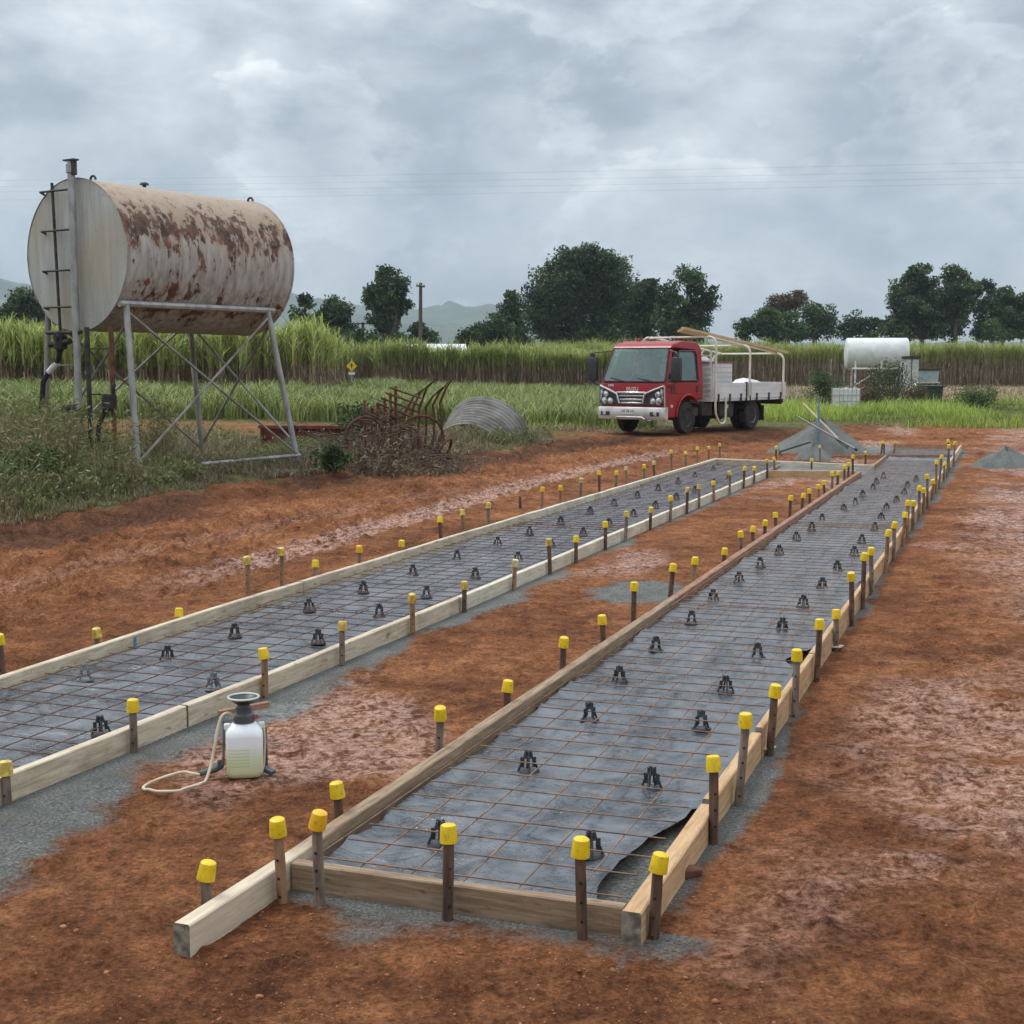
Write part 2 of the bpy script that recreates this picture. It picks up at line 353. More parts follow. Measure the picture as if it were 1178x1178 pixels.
def inslab(s, t, pad=0.0):
    a = (s > 4.2 - pad) & (s < 32 + pad) & (t > -2.42 - pad) & (t < -1.07 + pad)
    b = (s < 26 + pad) & (t > -5.42 - pad) & (t < -3.93 + pad)
    c = (s > 23.4 - pad) & (s < 26 + pad) & (t > -5.42 - pad) & (t < -2.3 + pad)
    return a | b | c
def slab_dist(s, t):
    def bx(s0, s1, t0, t1):
        ds = np.maximum(np.maximum(s0 - s, s - s1), 0); dt = np.maximum(np.maximum(t0 - t, t - t1), 0); return np.hypot(ds, dt)
    return np.minimum(np.minimum(bx(4.2, 32, -2.42, -1.07), bx(-5, 26, -5.42, -3.93)), bx(23.4, 26, -5.42, -2.3))
def track_mask(s, t):
    c = -6.95 + 0.25 * np.sin(s * 0.21); a = sstep(0.38, 0.22, np.abs(t - c)) * sstep(9, 12, s) * sstep(31, 27, s)
    c2 = -7.0 - 0.9 + 0.2 * np.sin(s * 0.3 + 1); return a, sstep(0.3, 0.18, np.abs(t - c2)) * sstep(3, 6, s) * sstep(24, 15, s) * 0.8
def terrain(x, y, fine=True):
    x = np.asarray(x, float); y = np.asarray(y, float); s, t = ST(x, y); d = edge_d(x, y)
    z = 0.21 * sstep(-0.7, 1.3, d)
    z = z + 0.17 * np.exp(-((d + 0.1) / 0.6) ** 2) * np.maximum(fbm(x * 1.6, y * 1.6, 4, 21, .6) - .12, 0) * sstep(14, 4, x)          # spoil pushed up along the edge
    z = z + 0.55 * sstep(27, 46, y) * sstep(4, -12, x - 0.02 * y)                                              # field to the left lies a little higher
    if fine:
        sd_ = slab_dist(s, t); free = sstep(0.0, 0.35, sd_); onpad = sstep(0.6, -0.4, d)
        rough = (0.45 + 1.0 * sstep(-5.6, -7.5, t) + 0.5 * sstep(24, 30, y))
        right = sstep(-0.9, -0.4, t)
        rough = np.where(right > 0.5, 0.6, rough)
        n = (fbm(x * 1.1, y * 1.1, 3, 1) - 0.5) * 0.05 + (fbm(x * 4.0, y * 4.0, 5, 2, 0.62) - 0.5) * 0.065
        cl = np.maximum(fbm(x * 7.5, y * 7.5, 4, 9, .6) - 0.55, 0) * 0.20 + (fbm(x * 24, y * 24, 3, 14, .65) - .5) * .018
        z = z + (n * rough + cl * rough) * free * (0.35 + 0.65 * onpad) - 0.012 * sstep(0.5, 0.0, sd_) * 0
        ta, tb = track_mask(s, t)
        cle = np.abs(((s + 0.45 * np.abs((t + 6.95) % 0.5 - 0.25)) * 4.2) % 1.0 - 0.5) * 2
        z = z - ta * (0.05 - 0.035 * cle) - tb * (0.03 - 0.03 * cle)
        bnd = np.exp(-((t - (1.05 - 0.07 * (s - 8))) / 0.7) ** 2) * (t > -0.6); z = z - bnd * n * rough * .45 - bnd * cl * rough * .7
        for c_ in (0.55, 2.15):                        # wheel ruts of the vehicles that passed on the right
            dd = t - (c_ - 0.05 * (s - 8) + .15 * np.sin(s * .35)); rut = sstep(.17, .09, np.abs(dd)) * (t > -.7) * sstep(.40, .52, fbm(s * .45, t * .4, 2, 66)); lip = np.exp(-((np.abs(dd) - .20) / .05) ** 2) * (t > -.7)
            z = z - rut * (.020 - .012 * np.abs(((s + .35 * np.abs(dd)) * 6.5) % 1.0 - .5) * 2) + .008 * lip * rut.max()
        z = z + 0.018 * (fbm(x * 0.5, y * 0.5, 2, 31) - 0.5) * right * sstep(0.2, 0.9, sd_)
        z = np.where(inslab(s, t, -0.03), -0.006 + 0 * z, z)
    tx, ty = x - TRK[0], y - TRK[1]; lx = tx * -math.sin(TRK[2]) - ty * math.cos(TRK[2]); ly = tx * math.cos(TRK[2]) - ty * math.sin(TRK[2])
    kk = sstep(-7.2, -6.0, lx) * sstep(0.9, 0.0, lx) * sstep(2.0, 1.2, np.abs(ly)); z = z * (1 - kk) + (0.205 + (z - 0.2) * 0.15) * kk
    return z
tf = far(727, 33.4); TRK = (tf.x, tf.y, R(38))
def zt(x, y): return float(terrain(np.array([x]), np.array([y]), False)[0])

def build_ground():
    ys = [2.6]
    while ys[-1] < 44: ys.append(ys[-1] + max(0.012, 0.0036 * ys[-1]))
    k = 0.2
    while ys[-1] < 3150: k *= 1.14; ys.append(min(3200, ys[-1] + k))
    pre = []; k = 0.05; v = 2.55
    while v > -50: pre.append(v); k *= 1.3; v -= k
    ys = np.array(pre[::-1] + ys)
    us = np.linspace(-0.52, 0.52, 800); side = np.array([0.0015 * 1.25 ** i for i in range(1, 60)]); side = side[side < 0.9]; side = np.append(side, 1.0)
    sy = np.hypot(np.maximum(ys, 0), 2.5)[:, None]
    mid_x = us[None, :] * sy; e = 0.52 * sy; out_x = e + side[None, :] * (2900 - e)
    X = np.concatenate([-out_x[:, ::-1], mid_x, out_x], 1); Y = np.repeat(ys[:, None], X.shape[1], 1); Z = terrain(X, Y)
    s, t = ST(X, Y); d = edge_d(X, Y); sd_ = slab_dist(s, t)
    nz = fbm(X * 2.2, Y * 2.2, 4, 40); nb = fbm(X * 0.35, Y * 0.35, 3, 41)
    # crusher dust: a bed under the forms that spills out along the boards
    wleft = 0.02 + 0.26 * fbm(s * 0.5, t * 0 + 3, 2, 50) * sstep(14, 5, s) + 0.34 * sstep(5.3, 4.5, s) + 0.16 * fbm(s * 1.3, t * 0 + 1, 2, 51)
    gl = sstep(0.26, -0.16, (t + 3.93) - wleft - (nz - 0.5) * 0.5) * (t > -3.96) * sstep(27, 25.5, s) * (t < -2.5)
    wr = -0.05 + 0.10 * fbm(s * 0.9, t * 0 + 8, 2, 52) + 0.07 * sstep(6.6, 5.6, s) * sstep(4.6, 5.2, s) + 0.09 * sstep(17, 21, s)
    gr = sstep(0.14, -0.11, (t + 1.07) - wr - (nz - 0.5) * 0.35) * (t > -1.1) * sstep(3.7, 4.1, s) * (s < 31)
    gf = 0.75 * sstep(3.75, 4.2, s + (nz - 0.5) * 0.8) * (s < 4.3) * sstep(-2.75, -2.25, t + (nz - .5) * .4) * sstep(-0.75, -1.05, t + (nz - .5) * .5)
    gp = sstep(0.75, 0.25, np.hypot((s - 11.0) * 0.75, (t + 2.78) * 1.2) + (nz - 0.5) * 0.6)
    gfar = sstep(1.6, 0.4, np.hypot((s - 31.5) * 0.8, (t + 2.6) * 0.55) + (nz - .5) * 1.2)
    gravel = np.clip(np.maximum.reduce([gl, gr, gf, gp, gfar, inslab(s, t).astype(float) + 0 * s]), 0, 1)
    gravel[(s < 26) & (t > -5.42) & (t < -3.93)] = 1
    grass = sstep(-0.1, 0.9, d + (nz - 0.5) * 1.2)
    # bare lane behind the weeds, stubble strip on the right
    lane = sstep(29, 31, Y) * sstep(37.5, 35, Y) * sstep(12, 7, X)
    track2 = sstep(49, 52, Y + 0.2 * X) * sstep(57, 54, Y + .2 * X) * sstep(-6, -2, X) * sstep(14, 9, X)
    straw = sstep(66, 72, Y) * sstep(118, 112, Y) * sstep(12, 18, X - 0.03 * Y)
    red2 = np.clip(np.maximum(lane, track2), 0, 1) * sstep(0.3, 0.55, nz + 0.1)
    grass = grass * (1 - 0.62 * red2)
    wetr = sstep(0.42, 0.54, fbm(X * 0.55, Y * 0.28, 3, 60)) * sstep(-0.95, -0.1, t + (fbm(X * 1.4, Y * 1.4, 3, 63) - .55) * 1.8) * sstep(0.30, 0.5, nz + .1)
    band = np.exp(-((t - (1.05 - 0.07 * (s - 8))) / 0.75) ** 2) * sstep(-0.9, 0.1, t + (fbm(X * 1.4, Y * 1.4, 3, 64) - .55) * 1.8) * sstep(3.5, 6, s)
    wetr = np.clip(wetr * 0.8 + 1.2 * band * sstep(0.34, 0.48, fbm(X * 1.2, Y * 0.7, 3, 61)), 0, 1)
    turned = np.exp(-((d + 0.7 + (nz - .5) * 1.6) / 1.2) ** 2) * sstep(.35, .6, nb + .1) * sstep(14, 4, X)
    mid = sstep(0.5, 0.62, fbm(X * 0.9, Y * 0.45, 3, 62)) * sstep(-3.9, -3.5, t + (nz - .5) * .5) * sstep(-2.42, -2.7, t + (nz - .5) * .5) * 0.9
    ta, tb = track_mask(s, t)
    wet = np.clip(np.maximum.reduce([wetr, mid, ta * 1.0, tb * 0.35]), 0, 1) * (1 - grass)
    n_y, n_x = X.shape
    idx = np.arange(n_y * n_x).reshape(n_y, n_x)
    F = np.stack([idx[:-1, :-1], idx[:-1, 1:], idx[1:, 1:], idx[1:, :-1]], -1).reshape(-1, 4)
    Vv = np.stack([X, Y, Z], -1).reshape(-1, 3)
    loose = np.clip(sstep(-5.6, -7.0, t) + sstep(25, 30, Y) * 0.8, 0, 1)
    n = NT('red_soil_ground'); P = n.coord('Object')
    big = n.noise(P, 0.55, 5, 0.6); med = n.noise(P, 3.2, 7, 0.65, 0.3); fin = n.noise(P, 9, 12, 0.80, 0.25); tiny = n.noise(P, 60, 8, 0.78); grit = n.noise(P, 26, 8, 0.78)
    soil = n.ramp(n.math('ADD', n.math('MULTIPLY', big, 0.5), n.math('MULTIPLY', med, 0.5)), [(0.36, (0.100, 0.038, 0.018)), (0.46, (0.180, 0.069, 0.030)), (0.55, (0.262, 0.106, 0.045)), (0.65, (0.35, 0.160, 0.073))])
    def gain(f, k, lo, hi): return n.math('MINIMUM', n.math('MAXIMUM', n.math('MULTIPLY_ADD', n.math('SUBTRACT', f, 0.5), k, 1.0), lo), hi)
    tex = n.math('MULTIPLY', gain(fin, 3.2, 0.45, 1.55), n.math('MULTIPLY', gain(tiny, 3.2, 0.45, 1.6), gain(grit, 3.2, 0.5, 1.5)))
    def scaled(c):
        v = n.N.new('ShaderNodeVectorMath'); v.operation = 'SCALE'; n.link(c, v.inputs[0]); n.link(tex, v.inputs['Scale']); return v.outputs[0]
    soil = scaled(soil)
    soil = n.mix(n.math('MULTIPLY', n.ramp(grit, [(0.60, 0.0), (0.66, 1.0)]), 0.6), soil, (0.055, 0.022, 0.012))  # sparse dark specks paint the shade of cracks between crumbs into the soil
    soil = n.mix(n.math('MULTIPLY', n.ramp(tiny, [(0.64, 0.0), (0.70, 1.0)]), 0.35), soil, (0.50, 0.27, 0.15))
    soil = n.mix(n.math('MULTIPLY', n.attr('turned'), 0.9), soil, scaled(n.mix(0.0, (0.085, 0.040, 0.024), 0.0)))
    wet_sheen = n.math('MULTIPLY', n.attr('wet'), n.ramp(n.math('ADD', n.math('MULTIPLY', fin, 0.6), n.math('MULTIPLY', grit, 0.4)), [(0.45, 0.0), (0.53, 1.0)]))
    soil = n.mix(n.math('MULTIPLY', wet_sheen, 0.62), soil, scaled(n.mix(0.0, (0.34, 0.20, 0.155), 0.0)))  # wet clay: its pale pink sky sheen is painted into the colour
    gv = n.ramp(n.noise(P, 75, 5, 0.75), [(0.34, (0.065, 0.067, 0.062)), (0.5, (0.165, 0.168, 0.156)), (0.66, (0.34, 0.335, 0.305))])
    gv = n.mix(n.math('MULTIPLY', n.ramp(med, [(0.46, 0.0), (0.62, 1.0)]), 0.5), gv, (0.105, 0.108, 0.102))
    gm = n.ramp(n.math('ADD', n.attr('gravel'), n.math('ADD', n.math('MULTIPLY', n.math('SUBTRACT', fin, 0.5), 0.9), n.math('MULTIPLY', n.math('SUBTRACT', grit, 0.5), 1.1))), [(0.34, 0.0), (0.72, 1.0)])
    c = n.mix(gm, soil, gv)
    gr_ = n.ramp(n.noise(P, 6, 5, 0.7), [(0.36, (0.05, 0.042, 0.02)), (0.5, (0.10, 0.10, 0.035)), (0.64, (0.19, 0.15, 0.07))])
    c = n.mix(n.ramp(n.math('ADD', n.attr('grass'), n.math('MULTIPLY', n.math('SUBTRACT', med, 0.5), 0.8)), [(0.3, 0.0), (0.7, 1.0)]), c, gr_)
    st_ = n.ramp(n.noise(P, 3, 5, 0.7), [(0.36, (0.20, 0.14, 0.085)), (0.64, (0.40, 0.31, 0.20))])
    c = n.mix(n.attr('straw'), c, st_)
    rg = n.math('MULTIPLY_ADD', wet_sheen, -0.48, 0.92)
    n.set(base=c, rough=rg, spec=n.math('MULTIPLY_ADD', wet_sheen, 0.42, 0.10))
    h = n.math('ADD', n.math('MULTIPLY', fin, 0.75), n.math('ADD', n.math('MULTIPLY', grit, 0.35), n.math('MULTIPLY', tiny, 0.15)))
    b = n.N.new('ShaderNodeBump'); b.inputs['Distance'].default_value = 0.04
    n.link(n.math('MULTIPLY_ADD', wet_sheen, -0.45, 1.0), b.inputs['Strength']); n.link(h, b.inputs['Height']); n.link(b.outputs[0], n.b.inputs['Normal'])
    o = np_mesh('ground', Vv, F, n.m, smooth=True, attrs=dict(gravel=gravel.ravel(), grass=grass.ravel(), wet=wet.ravel(), straw=straw.ravel(), turned=turned.ravel()))
    tag(o, kind='structure')
    return n.m
M['ground'] = build_ground()

# distant hills, one real ridge each
def hill(name, pts, depth, seed):
    n_x = len(pts); px = np.array([p[0] for p in pts], float); py = np.array([p[1] for p in pts], float); D = depth
    xs_px = np.arange(px[0], px[-1] + 1, 4.0); ridge = np.interp(xs_px, px, py) + (fbm(xs_px * 0.06, xs_px * 0, 4, seed) - 0.5) * 9
    rows = [(-0.30, 0.0), (-0.24, 0.25), (-0.17, 0.5), (-0.10, 0.72), (-0.04, 0.92), (0, 1.0), (0.08, 0.85), (0.2, 0.45), (0.3, 0.0)]
    Vv = []
    for k, (dy, hh) in enumerate(rows):
        for i, x in enumerate(xs_px):
            p = far(x, D, ridge[i]); q = p.copy(); q.y = D * (1 + dy)
            q.z = max(0, p.z) * hh * (1 + (0 if hh in (0, 1) else 0.35 * (float(vnoise(x * 0.05, k * 1.7, seed + 3)) - 0.5))) + (0.1 if hh == 0 else 0)
            Vv.append(q)
    n = len(xs_px); F = [(a*n+i, a*n+i+1, (a+1)*n+i+1, (a+1)*n+i) for a in range(len(rows)-1) for i in range(n-1)]
    o = np_mesh(name, np.array(Vv), np.array(F), M['hill'], smooth=True); tag(o, kind='structure')
M['hill'] = speckled('forested_hill', (0.03, 0.05, 0.03), (0.075, 0.10, 0.055), 0.02, 0.9, 0, 0.3, rnd=False, bdist=6)
hill('hills', [(-420, 380), (-250, 352), (-120, 338), (0, 330), (34, 330), (80, 340), (150, 352), (250, 345), (330, 334), (365, 345), (420, 352), (480, 356), (530, 352), (565, 350), (600, 368), (650, 384), (760, 392), (900, 396), (1250, 395), (1700, 380)], 2100, 3)
hill('hills', [(250, 400), (400, 374), (470, 370), (520, 376), (575, 384), (650, 398)], 1500, 8)

# ------------------------------------------------------------------ foliage builders (arrays)
def unit(v): return v / np.maximum(np.linalg.norm(v, axis=1, keepdims=True), 1e-9)
def leaves(C, L, Wd, tint, g, up=0.3):
    """one bent leaf (two quads) per centre"""
    n = len(C); d = unit(g.normal(size=(n, 3)) + np.array([0, 0, -up])); q = unit(np.cross(d, g.normal(size=(n, 3)))); nn = np.cross(d, q)
    L = (L * g.uniform(0.7, 1.3, n))[:, None]; Wd = (Wd * g.uniform(0.7, 1.3, n))[:, None]
    a = C - d * L / 2; b = C + q * Wd / 2; c = C + d * L / 2 - nn * L * 0.15; e = C - q * Wd / 2
    Vv = np.stack([a, b, c, e], 1).reshape(-1, 3); F = np.arange(4 * n).reshape(n, 4)
    return Vv, F, tint
def blades(B, az, h, lean, wd, tint, seg=3, droop=0.0, tip=0.12):
    """tapering bent strips; arrays of base points, heading, height, lean (fraction), width"""
    n = len(B); dx = np.stack([np.cos(az), np.sin(az), 0 * az], 1); sx = np.stack([-np.sin(az), np.cos(az), 0 * az], 1)
    rows = []
    for k in range(seg + 1):
        f = k / seg; zz = h * (f - droop * f * f * f); ho = h * lean * f ** 1.7
        c = B + dx * ho[:, None] + np.array([0, 0, 1.0]) * zz[:, None]; ww = wd * (1 - (1 - tip) * f ** 1.5) * 0.5
        rows += [c - sx * ww[:, None], c + sx * ww[:, None]]
    Vv = np.stack(rows, 1).reshape(-1, 3); m = 2 * (seg + 1); base = np.arange(n)[:, None] * m
    F = np.concatenate([np.stack([base[:, 0] + 2*k, base[:, 0] + 2*k+1, base[:, 0] + 2*k+3, base[:, 0] + 2*k+2], 1) for k in range(seg)])
    return Vv, F, np.tile(tint, seg)
def join(parts):
    vs, fs, ts, o = [], [], [], 0
    for v, f, t in parts: vs.append(v); fs.append(f + o); ts.append(t); o += len(v)
    return np.concatenate(vs), np.concatenate(fs), np.concatenate(ts)

def tree(name, label, cat, group, bx, D, by_, lobes, leaf='leaf_dark', dens=1.0, size=0.34, trunk=None, seed=0, tbase=0.25, limbs=True, clump=0.27):
    """lobes in photo pixels (x, y, r[, ry]) at distance D; bx the trunk's column"""
    g = np.random.default_rng(seed + 100); k = D / FPX
    root = empty(name, far(bx, D) + Vector((0, 0, 0.2)), 0, label, cat, group); o = np.array(root.location)
    parts = []; tops = []
    for lb in lobes:
        x, y, r = lb[:3]; ry = lb[3] if len(lb) > 3 else r
        c = np.array(far(x, D, y)) - o; rr = np.array([r * k, r * k * 0.95, ry * k]); c[1] += g.uniform(-0.5, 0.5) * r * k
        tops.append((c, rr)); nc = max(5, int(0.75 * (r * ry) ** 0.5 * 2.4 * dens))
        dv = unit(g.normal(size=(nc, 3))); rad = g.uniform(0.25, 1.15, nc) ** 0.65
        cc = c + dv * rr * rad[:, None]
        for i in range(nc):
            cs = g.uniform(0.6, 1.35) * clump * min(rr[0], rr[2], 2.6) + 0.18; nl = int(80 * dens * (cs / 0.8) ** 1.5) + 18
            p = cc[i] + np.clip(g.normal(size=(nl, 3)), -1.7, 1.7) * np.array([cs, cs, cs * 0.62]) * 0.72
            t0 = g.uniform(0.05, 0.95); parts.append(leaves(p, size, size * 0.5, np.clip(t0 + g.normal(0, 0.16, nl), 0, 1), g))
    v, f, t = join(parts); np_mesh('crown', v, f, M[leaf], root, t)
    mb = MB(); hmin = min(c[2] - rr[2] for c, rr in tops); hh = max(1.0, hmin + 0.9)
    tw = trunk or 0.25 + 0.02 * sum(l[2] for l in lobes) * k / max(1, len(lobes))
    mb.tube([(0, 0, -0.5), (0.05, 0, hh * 0.5), (0.1 * g.normal(), 0, hh)], [tw * 1.25, tw, tw * 0.8], 8)
    if limbs:
        for c, rr in tops:
            e = Vector(c); s_ = Vector((0, 0, hh * 0.85)); mid = s_.lerp(e, 0.5) + Vector((0, 0, -0.12 * (e - s_).length)) 
            mb.tube([s_, mid, e, e + Vector((0, 0, rr[2] * 0.5))], [tw * 0.6, tw * 0.42, tw * 0.28, tw * 0.1], 6)
            for _ in range(3):
                q = e + Vector(np.clip(g.normal(size=3), -1.3, 1.3) * rr * 0.45); mb.tube([mid.lerp(e, 0.6), q], [tw * 0.22, tw * 0.08], 5)
    mb.build('trunk', M['bark'], root)
    return root
TG = 'trees along the far side of the cane fields'
tree('broadleaf_tree', 'largest dark dense rounded tree, behind the cane left of the truck', 'tree', TG, 665, 140, 400,
     [(668,318,30,28),(640,335,30,26),(695,328,30,28),(625,362,24,24),(660,352,34,28),(700,358,30,28),(648,384,34,18),(690,386,34,18),(722,378,20,22),(655,304,22,17),(682,304,24,16)], seed=1, dens=1.25)
tree('ivy_covered_tree', 'narrow dark creeper-covered tree beside the largest dark tree', 'tree', TG, 738, 132, 400,
     [(738,338,14,16),(737,360,17,18),(736,382,18,16),(748,330,8,8)], seed=2, dens=1.2)
tree('spreading_tree', 'open-branched spreading tree with tufted crown directly behind the truck roof', 'tree', TG, 786, 128, 400,
     [(790,322,22,11),(770,340,15,10),(806,340,17,11),(785,352,24,15),(770,372,18,16),(800,366,20,16),(812,352,10,10),(786,388,26,12),(764,356,9,9)], seed=3, dens=1.05, size=0.3)
tree('conifer_tree', 'pointed dark conifer-like tree left of the largest dark tree', 'tree', TG, 588, 128, 400,
     [(588,346,7,9),(588,358,12,11),(587,373,17,14),(588,390,22,14)], seed=4, dens=1.3)
tree('bushy_tree', 'low bushy dark tree beside the pointed conifer and white roof', 'tree', TG, 555, 124, 400,
     [(552,385,17,13),(570,378,14,14),(540,392,13,9),(560,395,26,10)], seed=5, dens=1.2)
tree('tall_slender_tree', 'tall slender tufted tree standing next to the wooden power pole', 'tree', TG, 447, 115, 400,
     [(449,322,17,12),(438,335,14,11),(462,332,14,11),(447,345,16,12),(425,342,7,6),(452,360,15,11),(440,372,14,12),(448,388,18,14),(464,352,8,6),(432,352,9,6)], seed=6, dens=1.15, trunk=0.5, size=0.3)
tree('small_tree', 'small ragged tree right of the wooden power pole', 'tree', TG, 489, 118, 400,
     [(487,386,13,9),(480,378,8,6),(494,391,10,8)], seed=7)
tree('slender_tree', 'slender dark tree with stacked tufts nearest the rusty tank', 'tree', TG, 350, 105, 400,
     [(352,348,8,7),(346,364,10,9),(356,378,12,10),(342,384,14,12),(350,398,22,14)], seed=8, dens=1.1, size=0.3)
tree('rounded_tree', 'rounded mid-height tree between the rusty tank and the tall slender tree', 'tree', TG, 385, 118, 400,
     [(386,356,15,13),(378,372,15,14),(392,374,13,14),(384,390,20,13),(368,384,10,12)], seed=9, dens=1.15)
tree('scrubby_tree', 'low scrubby tree at the foot of the tall slender tree', 'tree', TG, 415, 112, 400,
     [(412,392,14,10),(400,398,12,8),(428,392,13,10),(466,394,12,8)], seed=10, leaf='leaf_mid')
tree('broadleaf_tree', 'dark tree beyond the cane at the left edge, left of the tank', 'tree', TG, 30, 120, 380,
     [(36,350,17,14),(18,362,18,13),(50,362,16,14),(-5,372,22,14),(34,378,30,14),(70,376,16,12)], seed=11, dens=1.1)
tree('flowering_tree', 'tree with reddish-brown top behind the load rack of the truck', 'tree', TG, 905, 150, 395,
     [(900,352,19,13),(915,350,14,11),(888,364,14,12)], seed=12, leaf='leaf_red', size=0.32)
tree('broadleaf_tree', 'mid-green rounded tree in front of the reddish-topped tree', 'tree', TG, 890, 142, 395,
     [(880,372,18,15),(905,374,18,15),(896,384,30,12),(858,378,11,14)], seed=13, leaf='leaf_mid', dens=1.15)
tree('broadleaf_tree', 'dark rounded tree just right of the reddish-topped tree', 'tree', TG, 938, 146, 395,
     [(938,364,18,13),(948,376,12,14),(930,380,18,12)], seed=14)
tree('broadleaf_tree', 'small dark tree in the gap left of the white tank', 'tree', TG, 982, 152, 395,
     [(984,370,13,10),(978,382,16,11),(1004,376,13,10),(1000,386,16,9)], seed=15)
tree('broadleaf_tree', 'big dark tree with flat-topped crown behind the white tank', 'tree', TG, 1060, 140, 395,
     [(1052,316,13,8),(1045,332,18,13),(1063,334,18,14),(1036,350,17,14),(1060,354,24,16),(1080,362,20,16),(1048,374,24,16),(1078,380,26,12),(1030,378,18,14)], seed=16, dens=1.15)
tree('spreading_tree', 'tall spreading tree with gaps in its crown, right of the flat-topped one', 'tree', TG, 1098, 138, 395,
     [(1096,318,16,9),(1108,332,16,11),(1125,332,12,7),(1092,340,14,11),(1104,350,13,10),(1096,368,12,10),(1106,340,18,8)], seed=17, dens=1.1)
tree('broadleaf_tree', 'dark tree with ragged crown at the right edge of the view', 'tree', TG, 1150, 140, 395,
     [(1152,342,17,11),(1138,356,18,13),(1168,358,18,14),(1150,372,26,14),(1180,350,12,10),(1172,380,26,12),(1130,378,14,12)], seed=18, dens=1.15)
tree('broadleaf_tree', 'pale grey-green shrubby tree low between the two right-hand trees', 'tree', TG, 1142, 134, 395,
     [(1140,378,10,10),(1146,386,12,8)], seed=19, leaf='leaf_mid', size=0.28)
tree('broadleaf_tree', 'dark tree outside the right edge of the cane', 'tree', TG, 1240, 140, 395,
     [(1235,345,24,20),(1255,360,24,20),(1228,375,24,16)], seed=20)

# ------------------------------------------------------------------ sugar cane and young crop
def cane(name, label_kind, x0, x1, y0, y1, n, h, z, g, brown=0.5, front_line=None, leaf_n=9, scale=1.0, gm=0.76):
    xs = g.uniform(x0, x1, n); f = g.uniform(0, 1, n) ** 1.7; gap = fbm(xs * .6, f * 8, 3, 55); xs = xs[gap > .33]; f = f[gap > .33]; n = len(xs)
    yb = y0 + (0 if front_line is None else np.interp(xs, *front_line)); ys = yb + f * (y1 - y0)
    ys = np.round(ys / 1.1) * 1.1 + g.normal(0, 0.12, n)
    hv = h * (0.80 + 0.36 * fbm(xs * 0.3, ys * 0.3, 4, 77, .6)) * g.uniform(0.86, 1.08, n)
    zz = terrain(xs, ys, False) if z is None else np.full(n, z)
    B = np.stack([xs, ys, zz], 1); az = g.uniform(0, 6.283, n); ln = np.abs(g.normal(0, 0.09, n))
    P = [blades(B, az, hv * 0.72, ln, np.full(n, 0.042 * scale), g.uniform(0.0, 0.22, n), 2, 0, 0.8)]
    for k in range(4):                                        # hanging dry trash on the stalk
        b = B.copy(); b[:, 2] += hv * g.uniform(0.12, brown + 0.12, n)
        P.append(blades(b, g.uniform(0, 6.283, n), -hv * g.uniform(0.10, 0.22, n), -g.uniform(0.1, 0.6, n), np.full(n, 0.05 * scale), g.uniform(0.05, 0.45, n), 2))
    for k in range(leaf_n):
        b = B.copy(); b[:, 2] += hv * g.uniform(brown, 0.76, n)
        P.append(blades(b, g.uniform(0, 6.283, n), hv * g.uniform(0.20, 0.36, n), g.uniform(0.15, 0.95, n), np.full(n, 0.055 * scale), np.clip(g.normal(gm, 0.13, n) - 0.22 * (g.random(n) < 0.12), 0, 1), 3, g.uniform(0.1, 0.55)))
    v, f_, t = join(P); o = np_mesh(name, v, f_, M['cane'], None, t); tag(o, label_kind[0], label_kind[1], None, 'stuff'); return o
g1 = np.random.default_rng(5)
cane('sugar_cane', ('tall ripe sugar cane with brown stalks behind the truck and the white tank', 'sugar cane'), 2, 66, 112, 122, 6200, 3.7, 0.2, g1, 0.56, leaf_n=9)
cane('sugar_cane', ('sugar cane block between the rusty tank and the truck, in front of the white roof', 'sugar cane'), -17, 8.5, 78, 90, 4200, 3.0, 0.2, g1, 0.5, leaf_n=9)
cane('sugar_cane', ('bright leafy sugar cane on the left behind the rusty tank', 'sugar cane'), -30, -7.0, 50, 60, 3000, 3.05, None, g1, 0.36, leaf_n=13, gm=.88)
def crop():
    g = np.random.default_rng(8); n = 15000; xs = g.uniform(-24, 9, n); ys = 37 + 38 * g.uniform(0, 1, n) ** 1.5
    keep = (ys < 52 + np.clip(xs + 12, 0, 40) * 1.8) & (xs > -0.42 * ys - 3) & (xs < 0.09 * ys + 0.4)
    xs, ys = xs[keep], ys[keep]; ys = np.round(ys / 0.9) * 0.9 + g.normal(0, 0.28, len(xs)); n = len(xs)
    B = np.stack([xs, ys, terrain(xs, ys, False)], 1); P = []
    hv = 0.9 * (0.35 + 1.2 * fbm(xs * 0.55, ys * 0.55, 4, 12))
    for k in range(5): P.append(blades(B + g.normal(0, 0.06, (n, 3)) * [1, 1, 0], g.uniform(0, 6.283, n), hv * g.uniform(0.6, 1.1, n), g.uniform(0.2, 0.8, n), np.full(n, 0.04), np.clip(g.normal(0.30 + .5 * fbm(xs * .5, ys * .5, 3, 13), 0.22, n), 0, 1), 3, 0.3))
    v, f, t = join(P); tag(np_mesh('young_crop', v, f, M['crop'], None, t), 'bright green knee-high young crop beyond the dirt lane', 'crop', None, 'stuff')
crop()

